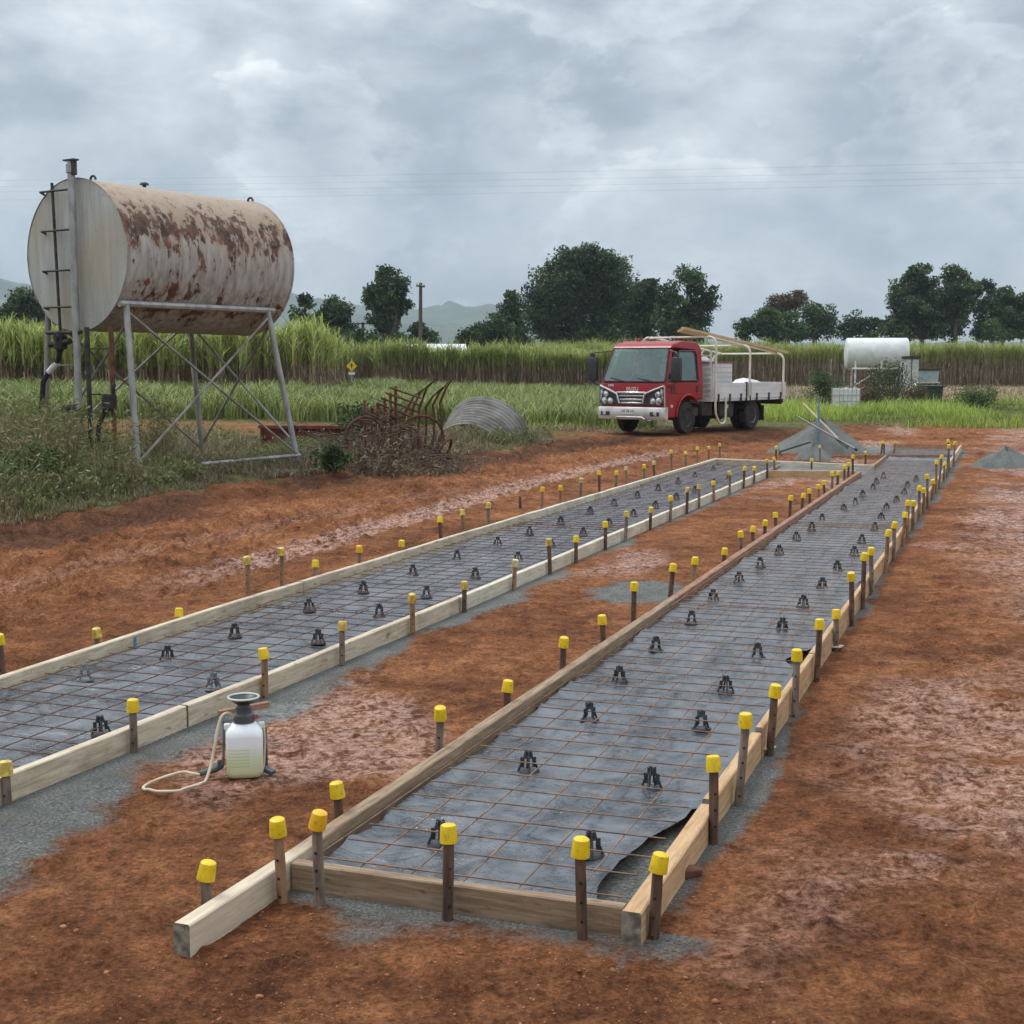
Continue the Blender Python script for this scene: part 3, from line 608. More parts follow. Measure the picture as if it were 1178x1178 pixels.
# ------------------------------------------------------------------ weeds and grass on the bank
def weeds():
    g = np.random.default_rng(9); P = []
    n = 60000; a = g.uniform(-0.45, 0.03, n); rr = np.interp(a, EA, ER) + 0.15 + 9.5 * g.uniform(0, 1, n) ** 1.5
    xs, ys = rr * np.sin(a), rr * np.cos(a); d = edge_d(xs, ys); dn = fbm(xs * 0.8, ys * 0.8, 3, 90)
    keep = (d > -0.15) & (dn > 0.36 - 0.02 * d) & (ys < 33) ; xs, ys, d, dn = xs[keep], ys[keep], d[keep], dn[keep]; n = len(xs)
    patch = fbm(xs * 0.5, ys * 0.5, 3, 91)
    hv = (0.10 + 0.55 * sstep(0.3, 1.8, d) * (dn ** 1.5) * 1.7) * g.uniform(0.5, 1.35, n) * np.interp(xs, [-6.6, -5.2, -3.5, 0, 2], [1.05, 0.5, 0.55, 0.5, 0.4])
    dry = g.random(n) < (0.45 + 0.45 * (patch < 0.52))
    tint = np.where(dry, g.uniform(0.02, 0.36, n), g.uniform(0.5, 0.98, n))
    B = np.stack([xs, ys, terrain(xs, ys)], 1)
    P.append(blades(B, g.uniform(0, 6.283, n), hv, g.uniform(0.1, 1.1, n), 0.007 + 0.010 * g.random(n), tint, 2, 0.15))
    k = np.nonzero((~dry) & (hv > 0.14))[0][:7000]
    rep = np.repeat(k, 4); C = B[rep] + np.stack([g.normal(0, 0.07, len(rep)), g.normal(0, 0.07, len(rep)), hv[rep] * g.uniform(0.2, 1.0, len(rep))], 1)
    P.append(leaves(C, 0.065, 0.03, np.clip(tint[rep] + g.normal(0, .1, len(rep)), 0.45, 1), g))
    n2 = 2600; a2 = g.uniform(-0.36, -0.24, n2); r2 = np.interp(a2, EA, ER) + g.uniform(1.0, 6.5, n2); x2, y2 = r2 * np.sin(a2), r2 * np.cos(a2); cl2 = fbm(x2 * 1.1, y2 * 1.1, 3, 93); kp = cl2 > np.interp(a2, [-.36, -.30, -.24], [.44, .5, .62]); x2, y2 = x2[kp], y2[kp]; n2 = len(x2)
    B2 = np.stack([x2, y2, terrain(x2, y2)], 1); h2 = g.uniform(.5, 1.25, n2); ln2 = g.uniform(.05, .35, n2); az2 = g.uniform(0, 6.283, n2); P.append(blades(B2, az2, h2, ln2, np.full(n2, .012), g.uniform(.1, .6, n2), 3, .05))
    for f2 in (.3, .42, .54, .66, .78, .9, 1.0):
        c2 = B2 + np.stack([np.cos(az2), np.sin(az2), 0 * az2], 1) * (h2 * ln2 * f2 ** 1.7)[:, None]; c2[:, 2] += h2 * f2 * .97; P.append(leaves(c2 + g.normal(0, .03, (n2, 3)), .11, .022, np.clip(g.uniform(.30, .9, n2), 0, 1), g))
    v, f, t = join(P); tag(np_mesh('weeds', v, f, M['weed'], None, t), 'tangled green and dry weeds on the bank under the rusty tank', 'weeds', None, 'stuff')
    # cut and dead grass near the scrap and the truck
    n = 26000; a = g.uniform(-0.17, 0.16, n); rr = np.interp(a, EA, ER) + 0.1 + 6.5 * g.random(n) ** 1.6; xs, ys = rr * np.sin(a), rr * np.cos(a)
    d = edge_d(xs, ys); dn = fbm(xs * 0.7, ys * 0.7, 3, 95); keep = (d > 0) & (dn > 0.42); xs, ys = xs[keep], ys[keep]; n = len(xs)
    hv = 0.05 + 0.32 * (dn[keep] - 0.4) * g.uniform(0.5, 2, n) * np.interp(xs, [0, 3], [1, 0.6])
    v, f, t = blades(np.stack([xs, ys, terrain(xs, ys)], 1), g.uniform(0, 6.283, n), hv, g.uniform(0.4, 2.4, n), np.full(n, 0.012), g.uniform(0, 1, n), 2, 0.3)
    tag(np_mesh('dry_grass', v, f, M['strawgrass'], None, t), 'flattened dry straw-coloured grass between the scrap heap and the truck', 'dry grass', None, 'stuff')
    # lane edge grass left of the truck, bright grass right of it
    n = 90000; xs = g.uniform(-3, 28, n); ys = g.uniform(36, 62, n); a = np.arctan2(xs, ys)
    m = ((xs < 3.6) & (ys > 36) & (ys < 50)) | ((a > 0.14) & (ys > 41) & (ys < 60))
    dn = fbm(xs * 0.35, ys * 0.35, 3, 96); m &= dn > 0.36; xs, ys, dn = xs[m], ys[m], dn[m]; n = len(xs)
    hv = (0.06 + 1.5 * np.maximum(dn - 0.43, 0)) * g.uniform(0.5, 1.4, n) * np.where(xs < 4, 0.4, 1)
    v, f, t = blades(np.stack([xs, ys, terrain(xs, ys)], 1), g.uniform(0, 6.283, n), hv, g.uniform(0.2, 0.9, n), np.full(n, 0.024), np.clip(g.normal(0.5 + 2.2 * (dn - 0.5), 0.2, n), 0, 1), 2, 0.2)
    tag(np_mesh('grass', v, f, M['brightgrass'], None, t), 'bright green grass around the white tank and beside the track', 'grass', None, 'stuff')
    # stubble on the cut paddock to the right
    n = 9000; ys = g.uniform(68, 116, n); xs = ys * g.uniform(0.16, 0.44, n)
    v, f, t = blades(np.stack([xs, ys, np.full(n, .2)], 1), g.uniform(0, 6.283, n), g.uniform(0.1, 0.35, n), g.uniform(0.2, 1.2, n), np.full(n, 0.05), g.uniform(0.2, 1, n), 2, 0.2)
    tag(np_mesh('cane_stubble', v, f, M['strawgrass'], None, t), 'pale dry cane stubble in front of the right-hand cane', 'stubble', None, 'stuff')
weeds()

# ------------------------------------------------------------------ timber forms
def board(pts, h=0.108, th=0.052, mat='pine', label='', name='form_board', zoff=0.0, ends=True, group='timber form boards', chips=()):
    """board standing on edge along plan points (s, t) of its centre line"""
    P = [W(s, t) for s, t in pts]; o0 = P[0].copy(); o0.z = zoff; d = (P[-1] - P[0]); rz = math.atan2(d.y, d.x)
    inv = Matrix.Rotation(-rz, 3, 'Z'); Q = [inv @ (p - P[0]) for p in P]; n = len(Q); rings = []
    g = random.Random(label); tot = Q[-1].x
    xs = sorted(set([q.x for q in Q] + [tot * i / max(2, int(tot / 0.6)) for i in range(max(2, int(tot / 0.6)) + 1)]))
    px = [q.x for q in Q]; py = [q.y for q in Q]
    for x in xs:
        y = float(np.interp(x, px, py)) + g.uniform(-.003, .003); dz = g.uniform(-.003, .003); b = 0.005
        z0, z1 = -0.03 + dz, h + dz
        rings.append([Vector((x, y + a, z)) for a, z in ((-th/2, z0), (th/2, z0), (th/2, z1 - b), (th/2 - b, z1), (-th/2 + b, z1), (-th/2, z1 - b))])
    m = MB(); k = len(rings[0]); vs = [p for r in rings for p in r]; fs = []
    for i in range(len(rings) - 1):
        for j in range(k): fs.append((i*k+j, i*k+(j+1) % k, (i+1)*k+(j+1) % k, (i+1)*k+j))
    m.add(vs, fs, 0); m.add([p for r in (rings[0],) for p in r], [tuple(range(k))], 1); m.add(list(rings[-1]), [tuple(range(k))], 1)
    o = m.build(name, [M[mat], M['end_grain']], None, smooth=30); o.location = o0; o.rotation_euler = (0, 0, rz)
    return tag(o, label, 'form board', group)
near = [(3.9, -4.03), (5.6, -3.99), (6.8, -3.95), (9.8, -3.915), (16, -3.90), (23.3, -3.88)]
def part_of(line, a, b):
    ss = [p[0] for p in line]; tt = [p[1] for p in line]
    return [(a, float(np.interp(a, ss, tt)))] + [p for p in line if a < p[0] < b] + [(b, float(np.interp(b, ss, tt)))]
farl = [(3.0, -5.36), (6.1, -5.31), (8.6, -5.40), (11, -5.40), (15.2, -5.395), (26.0, -5.30)]
nb = [(3.9, 6.02, 'pine', 'pale board of the left form\'s inner side, running out of view at lower left'),
      (6.03, 9.62, 'pine', 'pale board of the left form directly behind the white sprayer'),
      (9.63, 15.0, 'white_pine', 'whitish board of the left form, inner side, third from the near end'),
      (15.01, 23.3, 'white_pine', 'whitish far board of the left form, inner side, ending at the brown cross board')]
for a, b, m_, lb in nb: board(part_of(near, a, b), 0.112, 0.05, m_, lb)
fb = [(3.0, 9.9, 'pine', 'pale outer board of the left form with a blue chalk mark and pinkish edge'),
      (9.91, 15.4, 'pine', 'pale outer board of the left form, second from the near end'),
      (15.41, 26.0, 'white_pine', 'long whitish outer board of the left form reaching its far corner')]
for i, (a, b, m_, lb) in enumerate(fb):
    o = board(part_of(farl, a, b), 0.112, 0.05, m_, lb)
    if i == 0:
        mb = MB(); mb.box((4.58, -0.0275 - 0.0, 0.055), (0.03, 0.004, 0.085))
        c_ = mb.build('chalk_mark', speckled('blue_chalk', (0.06, 0.16, 0.27), (0.16, 0.27, 0.36), 60, 0.9), o)
        p_ = W(*part_of(farl, a, b)[0]); q_ = W(7.55, float(np.interp(7.55, [p[0] for p in farl], [p[1] for p in farl]))); d_ = q_ - p_
        l_ = Matrix.Rotation(-o.rotation_euler.z, 3, 'Z') @ d_; c_.location = (l_.x - 4.58, l_.y, 0)
board([(26.06, -5.33), (25.2, -2.30)], 0.112, 0.05, 'white_pine', 'pale cross board closing the far end of the left form')
board([(23.36, -3.86), (23.75, -2.46)], 0.108, 0.05, 'ply', 'orange-brown short cross board between the two forms at their far end')
rl = -2.392
M['two_tone'] = wood('timber_weathered_pale_at_one_end', (0.13, 0.08, 0.045), (0.27, 0.18, 0.11), (0.38, 0.28, 0.18), 0.35)
def pale_end():                                  # the end that stood out in the sun has bleached
    m = M['two_tone']; N = m.node_tree.nodes; L = m.node_tree.links; b = N['Principled BSDF']; old = b.inputs['Base Color'].links[0].from_socket
    tc = N.new('ShaderNodeTexCoord'); sp = N.new('ShaderNodeSeparateXYZ'); L.new(tc.outputs['Object'], sp.inputs[0]); no = N.new('ShaderNodeTexNoise'); no.inputs['Scale'].default_value = 6; L.new(tc.outputs['Object'], no.inputs['Vector'])
    ad = N.new('ShaderNodeMath'); ad.operation = 'MULTIPLY_ADD'; L.new(no.outputs['Fac'], ad.inputs[0]); ad.inputs[1].default_value = 0.35; L.new(sp.outputs['X'], ad.inputs[2])
    rp = N.new('ShaderNodeValToRGB'); L.new(ad.outputs[0], rp.inputs[0]); e = rp.color_ramp.elements; e[0].position = 0.80; e[0].color = (1, 1, 1, 1); e[1].position = 0.98; e[1].color = (0, 0, 0, 1)
    mx = N.new('ShaderNodeMixRGB'); L.new(rp.outputs[0], mx.inputs[0]); L.new(old, mx.inputs[1]); g = N.new('ShaderNodeMixRGB'); g.blend_type = 'ADD'; g.inputs[0].default_value = 1; L.new(old, g.inputs[1]); g.inputs[2].default_value = (0.33, 0.31, 0.25, 1)
    L.new(g.outputs[0], mx.inputs[2]); L.new(mx.outputs[0], b.inputs['Base Color'])
pale_end()
board([(3.60, rl - 0.01), (4.34, rl), (10.25, rl + 0.005)], 0.108, 0.06, 'two_tone', 'grey-brown board with pale bleached end, sticking out at the near left corner')
board([(10.26, rl + 0.005), (23.7, rl - 0.01)], 0.108, 0.06, 'red_wood', 'long reddish-brown board on the left side of the right form')
board([(4.245, -2.355), (4.245, -1.14)], 0.100, 0.045, 'brown_wood', 'brown cross board with red-stained top closing the near end of the right form')
rb = [(4.17, 5.35, 0.066, 0.108, 'ply', 'thick orange-topped board at the near right corner of the right form'),
      (5.36, 6.45, 0.05, 0.125, 'ply', 'orange-topped board second from the near end on the right form\'s outer side'),
      (6.46, 8.25, 0.035, 0.15, 'ply', 'tall thin ply board third from the near end on the right form\'s outer side'),
      (8.26, 10.3, 0.035, 0.15, 'ply', 'tall thin ply board fourth from the near end on the right form\'s outer side'),
      (10.31, 13.2, 0.035, 0.14, 'ply', 'tall thin ply board fifth from the near end on the right form\'s outer side'),
      (13.21, 17.0, 0.035, 0.14, 'ply', 'thin ply board sixth from the near end on the right form\'s outer side'),
      (17.01, 23.0, 0.035, 0.14, 'ply', 'thin orange-brown board seventh from the near end on the right form\'s outer side'),
      (23.01, 31.8, 0.035, 0.14, 'pine', 'thin pale board farthest from the camera on the right form\'s outer side')]
for a, b, th, h, m_, lb in rb: board([(a, -1.098 + (0.0 if th > .04 else 0.01)), (b, -1.098 + (0.0 if th > .04 else 0.01))], h, th, m_, lb)
board([(25.3, -2.33), (28.2, -2.36)], 0.11, 0.05, 'brown_wood', 'short brown board leading back from the far cross board')
board([(28.4, -3.6), (29.4, -1.2)], 0.07, 0.05, 'red_wood', 'low reddish cross board lying beyond the forms by the gravel heap')

# crusher dust ramped under the open side of the right form's near end is part of the ground; black sheeting inside
def sheet(name, s0, s1, t0f, t1f, label, ds=0.03, dt=0.03, seed=0):
    S = np.arange(s0, s1, ds * (1 if s1 < 14 else 2)); nT = int(1.3 / dt) + 1; K = np.linspace(0, 1, nT)
    A, B = t0f(S), t1f(S); T = A[:, None] + (B - A)[:, None] * K[None, :]; SS = np.repeat(S[:, None], nT, 1)
    z = 0.012 + 0.040 * np.maximum(fbm(SS * 2.4 + T * 1.2, T * 4.0, 4, seed + 3) - 0.45, -0.08) + 0.045 * np.abs(fbm(SS * 2.6 + T, T * 1.4, 4, seed + 7) - 0.5) ** 1.2 + 0.012 * np.maximum(0, 1 - np.abs(fbm(SS * 3.1, T * 2.2 + SS * .6, 3, seed + 13) - .5) * 14) * 1.6
    e0 = sstep(0.06, 0.0, K * (B - A)[:, None]); e1 = sstep(0.05, 0.0, (1 - K) * (B - A)[:, None])
    z = z + 0.035 * e0 * fbm(SS * 1.5, T, 2, 70) + 0.045 * e1 * fbm(SS * 1.8, T, 2, 71) 
    X = SS * U.x + T * V.x; Y = SS * U.y + T * V.y; a, b = X.shape; idx = np.arange(a * b).reshape(a, b)
    F = np.stack([idx[:-1, :-1], idx[:-1, 1:], idx[1:, 1:], idx[1:, :-1]], -1).reshape(-1, 4)
    o = np_mesh(name, np.stack([X, Y, z], -1).reshape(-1, 3), F, M['poly'], smooth=True)
    return tag(o, label, 'plastic sheet', 'black plastic sheets inside the forms')
def polymat():
    n = NT('black_polythene'); P = n.coord('Object')
    a = n.noise(P, 2.2, 5, 0.6, 0.4); b = n.noise(P, 9, 5, 0.65, 0.3); c = n.noise(n.coord('Object', (1, 1, 1)), 40, 4, 0.65)
    dust = n.ramp(n.math('ADD', n.math('MULTIPLY', a, 0.6), n.math('MULTIPLY', b, 0.4)), [(0.40, 0.0), (0.58, 1.0)])
    col_ = n.mix(n.math('MULTIPLY', dust, 0.75), (0.026, 0.030, 0.037), (0.150, 0.160, 0.180))  # dust, made paler and bluer so the colour carries the sky's reflection
    col_ = n.mix(n.math('MULTIPLY', n.ramp(n.noise(P, 5, 6, 0.7), [(0.58, 0.0), (0.68, 1.0)]), 0.4), col_, (0.14, 0.075, 0.05))
    n.set(base=col_, rough=n.math('MULTIPLY_ADD', dust, 0.24, 0.16), spec=1.0)
    cr = n.math('SUBTRACT', 1.0, n.math('MINIMUM', n.math('MULTIPLY', n.math('ABSOLUTE', n.math('SUBTRACT', n.noise(n.coord('Object', (1, 1.5, 1)), 3.4, 5, 0.62, 0.8), 0.5)), 16.0), 1.0))
    n.bump(n.math('ADD', n.math('MULTIPLY', cr, 0.40), n.math('ADD', n.math('MULTIPLY', b, 0.35), n.math('MULTIPLY', c, 0.04))), 0.6, 0.014); return n.m
M['poly'] = polymat()
def re_(S): return -1.135 - 0.14 * np.exp(-((S - 4.55) / 0.33) ** 2) - 0.09 * np.exp(-((S - 5.05) / 0.30) ** 2) - 0.05 * vnoise(S * 1.7, S * 0, 5) - 0.12 * np.exp(-((S - 8.6) / 0.2) ** 2)
def le_(S): return -2.352 + 0.02 * vnoise(S * 2.1, S * 0, 6)
sheet('plastic_sheet', 4.28, 31.4, le_, re_, 'black plastic sheet with curled torn edge lining the right form', seed=1)
sheet('plastic_sheet', 3.2, 25.4, lambda S: -5.28 + 0.03 * vnoise(S, S*0, 2) + 0.0*S, lambda S: np.interp(S, [3.9, 5.6, 9.8, 23.3], [-4.065, -4.03, -3.955, -3.95]) - 0.02 * vnoise(S * 1.3, S*0, 9), 'dusty black plastic sheet lining the left form', seed=2)
def cross_sheet():
    T = np.linspace(-3.94, -2.36, 50); K = np.linspace(0, 1, 40)
    TT, KK = np.meshgrid(T, K, indexing='ij'); s0 = np.interp(TT, [-3.9, -2.45], [23.5, 23.9]); s1 = np.interp(TT, [-5.3, -2.3], [25.98, 25.1]); SS = s0 + (s1 - s0) * KK
    z = 0.012 + 0.02 * fbm(SS * 1.5, TT * 3, 3, 15); X = SS * U.x + TT * V.x; Y = SS * U.y + TT * V.y; a, b = X.shape; idx = np.arange(a*b).reshape(a, b)
    F = np.stack([idx[:-1, :-1], idx[:-1, 1:], idx[1:, 1:], idx[1:, :-1]], -1).reshape(-1, 4)
    tag(np_mesh('plastic_sheet', np.stack([X, Y, z], -1).reshape(-1, 3), F, M['poly'], smooth=True), 'black plastic sheet in the far cross arm joining the two forms', 'plastic sheet', 'black plastic sheets inside the forms')
cross_sheet()

# ------------------------------------------------------------------ reinforcing mesh, sheet by sheet
ORD = ['first', 'second', 'third', 'fourth', 'fifth', 'sixth', 'seventh', 'eighth', 'ninth', 'tenth', 'eleventh', 'twelfth', 'thirteenth', 'fourteenth', 'fifteenth', 'sixteenth',
       'seventeenth', 'eighteenth', 'nineteenth', 'twentieth', 'twenty-first', 'twenty-second', 'twenty-third', 'twenty-fourth', 'twenty-fifth', 'twenty-sixth', 'twenty-seventh', 'twenty-eighth', 'twenty-ninth', 'thirtieth']
def mesh_sheet(s0, s1, t0, t1, z, mat, label, g, skew=0.0):
    root = empty('reinforcing_mesh', W(s0, t0, z), AZ_ROT, label, 'reinforcing mesh', 'welded wire mesh sheets')
    # local x along the slab, local y towards smaller t
    Ln = s1 - s0; Wd = t1 - t0; nl = int(round(Wd / 0.2)); a = MB(); ysl = [-(Wd - 0.2 * nl) / 2 - 0.2 * i for i in range(nl + 1)]
    def sag(x, y): return 0.010 * float(fbm(x * 0.9 + s0, y * 1.3 + t0, 2, 33)) - 0.005
    nx = max(4, int(Ln / 0.5))
    for y in ysl: a.tube([(Ln * i / nx, y + skew * Ln * i / nx, sag(Ln * i / nx, y)) for i in range(nx + 1)], 0.0034, 5)
    a.build('long_wires', M[mat], root, smooth=80)
    b = MB(); n = int(Ln / 0.2)
    for i in range(n + 1):
        x = 0.05 + 0.2 * i + g.uniform(-.008, .008)
        if x > Ln: break
        b.tube([(x + g.uniform(-.01, .01) * (0 if q in (0, 4) else 1) * 0.4, 0.05 * 0 - Wd * q / 4 + skew * x, 0.0085 + sag(x, -Wd * q / 4)) for q in range(5)], 0.0034, 5)
    b.build('cross_wires', M[mat], root, smooth=80)
    return root
AZ_ROT = math.pi / 2 - AZ
g_ = random.Random(4)
for i, s0 in enumerate([4.32, 9.95, 15.6, 21.2]):
    mesh_sheet(s0, s0 + 5.9 if i < 3 else 27.0, -1.16 - 1.15, -1.18, 0.068 + 0.018 * (i % 2), 'rebar', '%s rusty wire mesh sheet from the near end of the right form' % ORD[i], g_)
mesh_sheet(27.1, 31.3, -2.30, -1.18, 0.16, 'rebar', 'loose raised rusty wire mesh at the far end of the right form', g_)
for i, s0 in enumerate([3.3, 8.9, 14.5, 20.1]):
    mesh_sheet(s0, s0 + 5.85, -5.25, -4.0, 0.066 + 0.018 * (i % 2), 'rebar_dark', '%s dark rusty wire mesh sheet from the near end of the left form' % ORD[i], g_)
# ------------------------------------------------------------------ bar chairs
def chair_proto():
    root = empty('bar_chair', (0, 0, 0), 0, 'x', 'bar chair', 'bar chairs under the mesh')
    a = MB(); a.lathe([(0.026, 0), (0.056, 0), (0.058, 0.004), (0.055, 0.011), (0.026, 0.008)], 14); a.lathe([(0.009, 0.0), (0.022, 0.001), (0.022, 0.006), (0.009, 0.006)], 10)
    for k in range(4):
        c, s = math.cos(k * math.pi / 2), math.sin(k * math.pi / 2); a.box((0.033 * c, 0.033 * s, 0.004), (0.03, 0.008, 0.005), Euler((0, 0, k * math.pi / 2)))
    a.build('base_ring', M['blackplastic'], root)
    b = MB()
    for k in range(4):
        an = k * math.pi / 2 + 0.4; c, s = math.cos(an), math.sin(an)
        b.tube([(0.052 * c, 0.052 * s, 0.004), (0.040 * c, 0.040 * s, 0.035), (0.020 * c, 0.020 * s, 0.075), (0.014 * c, 0.014 * s, 0.102)], [0.006, 0.0058, 0.006, 0.005], 6)
        b.box((0.030 * c, 0.030 * s, 0.05), (0.02, 0.004, 0.05), Euler((0, 0, an)))
    b.lathe([(0.015, 0.070), (0.024, 0.072), (0.024, 0.080), (0.014, 0.082)], 10)
    for k in range(4):
        an = k * math.pi / 2 + 1.1; b.box((0.018 * math.cos(an), 0.018 * math.sin(an), 0.088), (0.007, 0.011, 0.034), Euler((0, 0, an)))
    b.build('clip_legs', M['blackplastic'], root); return root
ch0 = chair_proto(); used = [0]
def dup(r):
    q = r.copy(); col.objects.link(q)
    for ch in kids(r):
        k = ch.copy(); col.objects.link(k); k.parent = q
    return q
def chair(s, t, label, mat=None, scale=1.0, z=0.018):
    o = ch0 if used[0] == 0 else dup(ch0); used[0] += 1
    o.location = W(s, t, z); o.rotation_euler = (g_.uniform(-.05, .05), g_.uniform(-.05, .05), g_.uniform(0, 6.28)); o.scale = (scale * .9, scale * .9, scale * .93); o['label'] = label
    if mat:
        for k in kids(o):
            k.data = k.data.copy(); k.data.materials[0] = M[mat]
    return o
bpy.context.view_layer.update()
LS = [4.78, 5.81, 6.78, 7.69, 8.63, 9.64, 10.64, 11.62, 12.6, 13.55, 14.7, 15.7, 16.6, 17.9, 18.8, 20.0, 21.2, 22.3, 23.5]
LT = [-2.02, -2.02, -2.02, -2.11, -2.13, -2.12, -2.17, -2.15, -2.14, -2.12, -2.12, -2.10, -2.1, -2.0, -1.95, -1.98, -1.95, -2.0, -2.0]
for i, (s, t) in enumerate(zip(LS, LT)): chair(s, t, 'black plastic bar chair, %s from the near end in the right form\'s left row' % ORD[i])
RS = [4.86, 5.75, 6.81, 7.64, 8.64, 9.59, 10.6, 11.55, 12.6, 13.7, 14.7, 15.9, 17.0, 18.2, 19.3, 20.5, 21.8, 23.0]
RT = [-1.44, -1.43, -1.44, -1.48, -1.475, -1.47, -1.47, -1.45, -1.45, -1.42, -1.45, -1.43, -1.46, -1.5, -1.46, -1.45, -1.5, -1.45]
for i, (s, t) in enumerate(zip(RS, RT)): chair(s, t, 'black plastic bar chair, %s from the near end in the right form\'s right row' % ORD[i])
NS = [5.69, 6.73, 8.1, 9.13, 10.03, 11.1, 12.2, 13.2, 14.3, 15.3, 16.4, 17.5, 18.7, 19.9, 21.2, 22.4]
for i, s in enumerate(NS):
    chair(s, -4.235 - min(0.11, max(0, (s - 6.7) * 0.04)), ('grey bar chair beside the white sprayer, behind the left form\'s pale inner board' if i == 1 else 'black plastic bar chair, %s from the near end in the left form\'s inner row' % ORD[i]), 'greyplastic' if i == 1 else None)
FS = [6.68, 7.3, 8.1, 9.17, 10.08, 11.08, 12.1, 13.2, 14.2, 15.3, 16.5, 17.6, 18.8, 20.0, 21.3, 22.5, 24.0]
for i, s in enumerate(FS):
    chair(s, -5.07 if i == 0 else -4.925, ('grey bar chair next to the blue chalk mark on the pale outer board' if i == 0 else 'black plastic bar chair, %s from the near end in the left form\'s outer row' % ORD[i]), 'greyplastic' if i == 0 else None)

# ------------------------------------------------------------------ pegs with yellow caps
PL = 0.62
pegmesh, capmesh, nailmesh = {}, {}, {}
def peg_mesh(kind):
    a = MB(); r = 0.0175; rings = []
    for i, z in enumerate([0, 0.06, 0.2, 0.35, 0.5, PL]):
        rr = r * (0.35 if i == 0 else 1 + 0.05 * math.sin(i * 2.2)); rings.append([Vector((rr * math.cos(k * math.pi / 4 + .39) * 1.06, rr * math.sin(k * math.pi / 4 + .39), z)) for k in range(8)])
    a.loft(rings, 0)
    for z in (PL - 0.12, PL - 0.185, PL - 0.25, PL - 0.33):
        for yy in (-1, 1): a.lathe([(0.0055, -0.0012), (0.0055, 0.0012)], 8, Matrix.Translation((0, yy * r * 0.99, z)) @ Matrix.Rotation(R(90), 4, 'X'), 1)
    o = a.build('peg_shaft', [M[kind], M['hole']], None, smooth=50); me = o.data; bpy.data.objects.remove(o); return me
def cap_mesh(kind):
    a = MB(); a.lathe([(0.0215, 0.001), (0.0300, 0.0), (0.0305, 0.006), (0.0275, 0.050), (0.0262, 0.058), (0.020, 0.0625), (0.0, 0.0635)], 20)
    o = a.build('safety_cap', [M[kind]], None, smooth=40); me = o.data; bpy.data.objects.remove(o); return me
for k in ('peg_dark', 'peg_tan', 'peg_grey'): pegmesh[k] = peg_mesh(k)
for k in ('cap', 'cap_orange', 'cap_pale', 'cap_cream'): capmesh[k] = cap_mesh(k)
def peg(s, t, ztop, label, pk, ck, capped=True):
    p = W(s, t); root = empty('form_peg', (p.x, p.y, 0), g_.uniform(0, 6.28), label, 'form peg', 'pegs with yellow caps along the forms')
    root.rotation_euler = (g_.gauss(0, 0.04), g_.gauss(0, 0.04), g_.uniform(-0.4, 0.4))
    ztop = max(0.17, min(0.6, ztop))
    o = bpy.data.objects.new('peg_shaft', pegmesh[pk]); col.objects.link(o); o.parent = root; o.location = (0, 0, ztop - 0.028 - PL if capped else ztop - PL)
    if capped:
        c = bpy.data.objects.new('safety_cap', capmesh[ck]); col.objects.link(c); c.parent = root; c.location = (0, 0, ztop - 0.0635); c.rotation_euler = (g_.gauss(0, .09), g_.gauss(0, .09), g_.uniform(0, 6))
    return root
PN = {'peg_dark': 'dark', 'peg_tan': 'tan', 'peg_grey': 'grey-brown'}
CN = {'cap': 'bright yellow', 'cap_orange': 'orange-yellow', 'cap_pale': 'faded yellow', 'cap_cream': 'cream'}
def row(px, t, where, pk='td', ck='y'):
    for i, q in enumerate(px):
        s, z = rowpt(q[0], q[1], t)
        pkk = {'d': 'peg_dark', 't': 'peg_tan', 'g': 'peg_grey'}[pk[i % len(pk)]]; ckk = {'y': 'cap', 'o': 'cap_orange', 'p': 'cap_pale', 'c': 'cap_cream'}[ck[i % len(ck)]]
        peg(s, t, z, '%s peg with %s cap, %s from near end %s' % (PN[pkk], CN[ckk], ORD[i], where), pkk, ckk)
row([(753, 981), (822.5, 869), (851, 819), (887, 787), (915.6, 746.8), (941, 711.5), (963, 701), (981.5, 657.5), (994, 635.5), (1004.3, 629.3), (1020, 609), (1029.3, 600), (1039.5, 588.8), (1045.5, 575.3), (1051, 575.3),
     (1058.4, 558.7), (1063.4, 561), (1068.2, 545.2), (1072.9, 551), (1078, 529.3), (1081.4, 523), (1086.4, 531.4), (1090, 511), (1093.5, 505), (1097.6, 507.7)], -1.045,
    'outside the right form', 'ddgdgdgddgtgttggtgttgtggt', 'y')
row([(583, 782), (646.7, 732.6), (694.5, 706.5), (729, 669), (770.7, 647.8), (796.8, 640.3), (832.2, 629.8), (852.4, 610.6), (866, 604.8), (880.2, 597.8), (893.2, 589), (908.7, 569.5), (922.6, 567.2), (932.4, 562), (942, 557),
     (949, 552.6), (957.4, 542.5), (963.5, 541.8), (972, 535), (976, 531.7), (981.7, 523)], -2.45, 'behind the right form\'s left board', 'dddddtdgd', 'y')
s_, z_ = rowpt(504, 811, -2.45); peg(s_, -2.45, z_, 'grey-brown peg with yellow cap standing alone before the left board, beyond the sprayer', 'peg_grey', 'cap')
s_, z_ = rowpt(390, 899, -2.45); peg(s_, -2.45, z_, 'short dark peg with yellow cap behind the brown board near the front corner', 'peg_dark', 'cap')
s_, z_ = rowpt(237, 989, -2.47); peg(s_, -2.47, z_, 'short peg with yellow cap beyond the outermost pale board end, lowest left', 'peg_grey', 'cap')
s_, z_ = rowpt(323.5, 940.5, -2.33); peg(s_, -2.33, z_, 'tan peg with yellow cap in front of the pale board end', 'peg_tan', 'cap')
def front_peg(x, yb, yt, label, pk, ck):
    p = at(x, yb); s, t = p.x * U.x + p.y * U.y, p.x * V.x + p.y * V.y; d = ray(x, yt); peg(s, t, EYE + d.z * p.y / d.y, label, pk, ck)
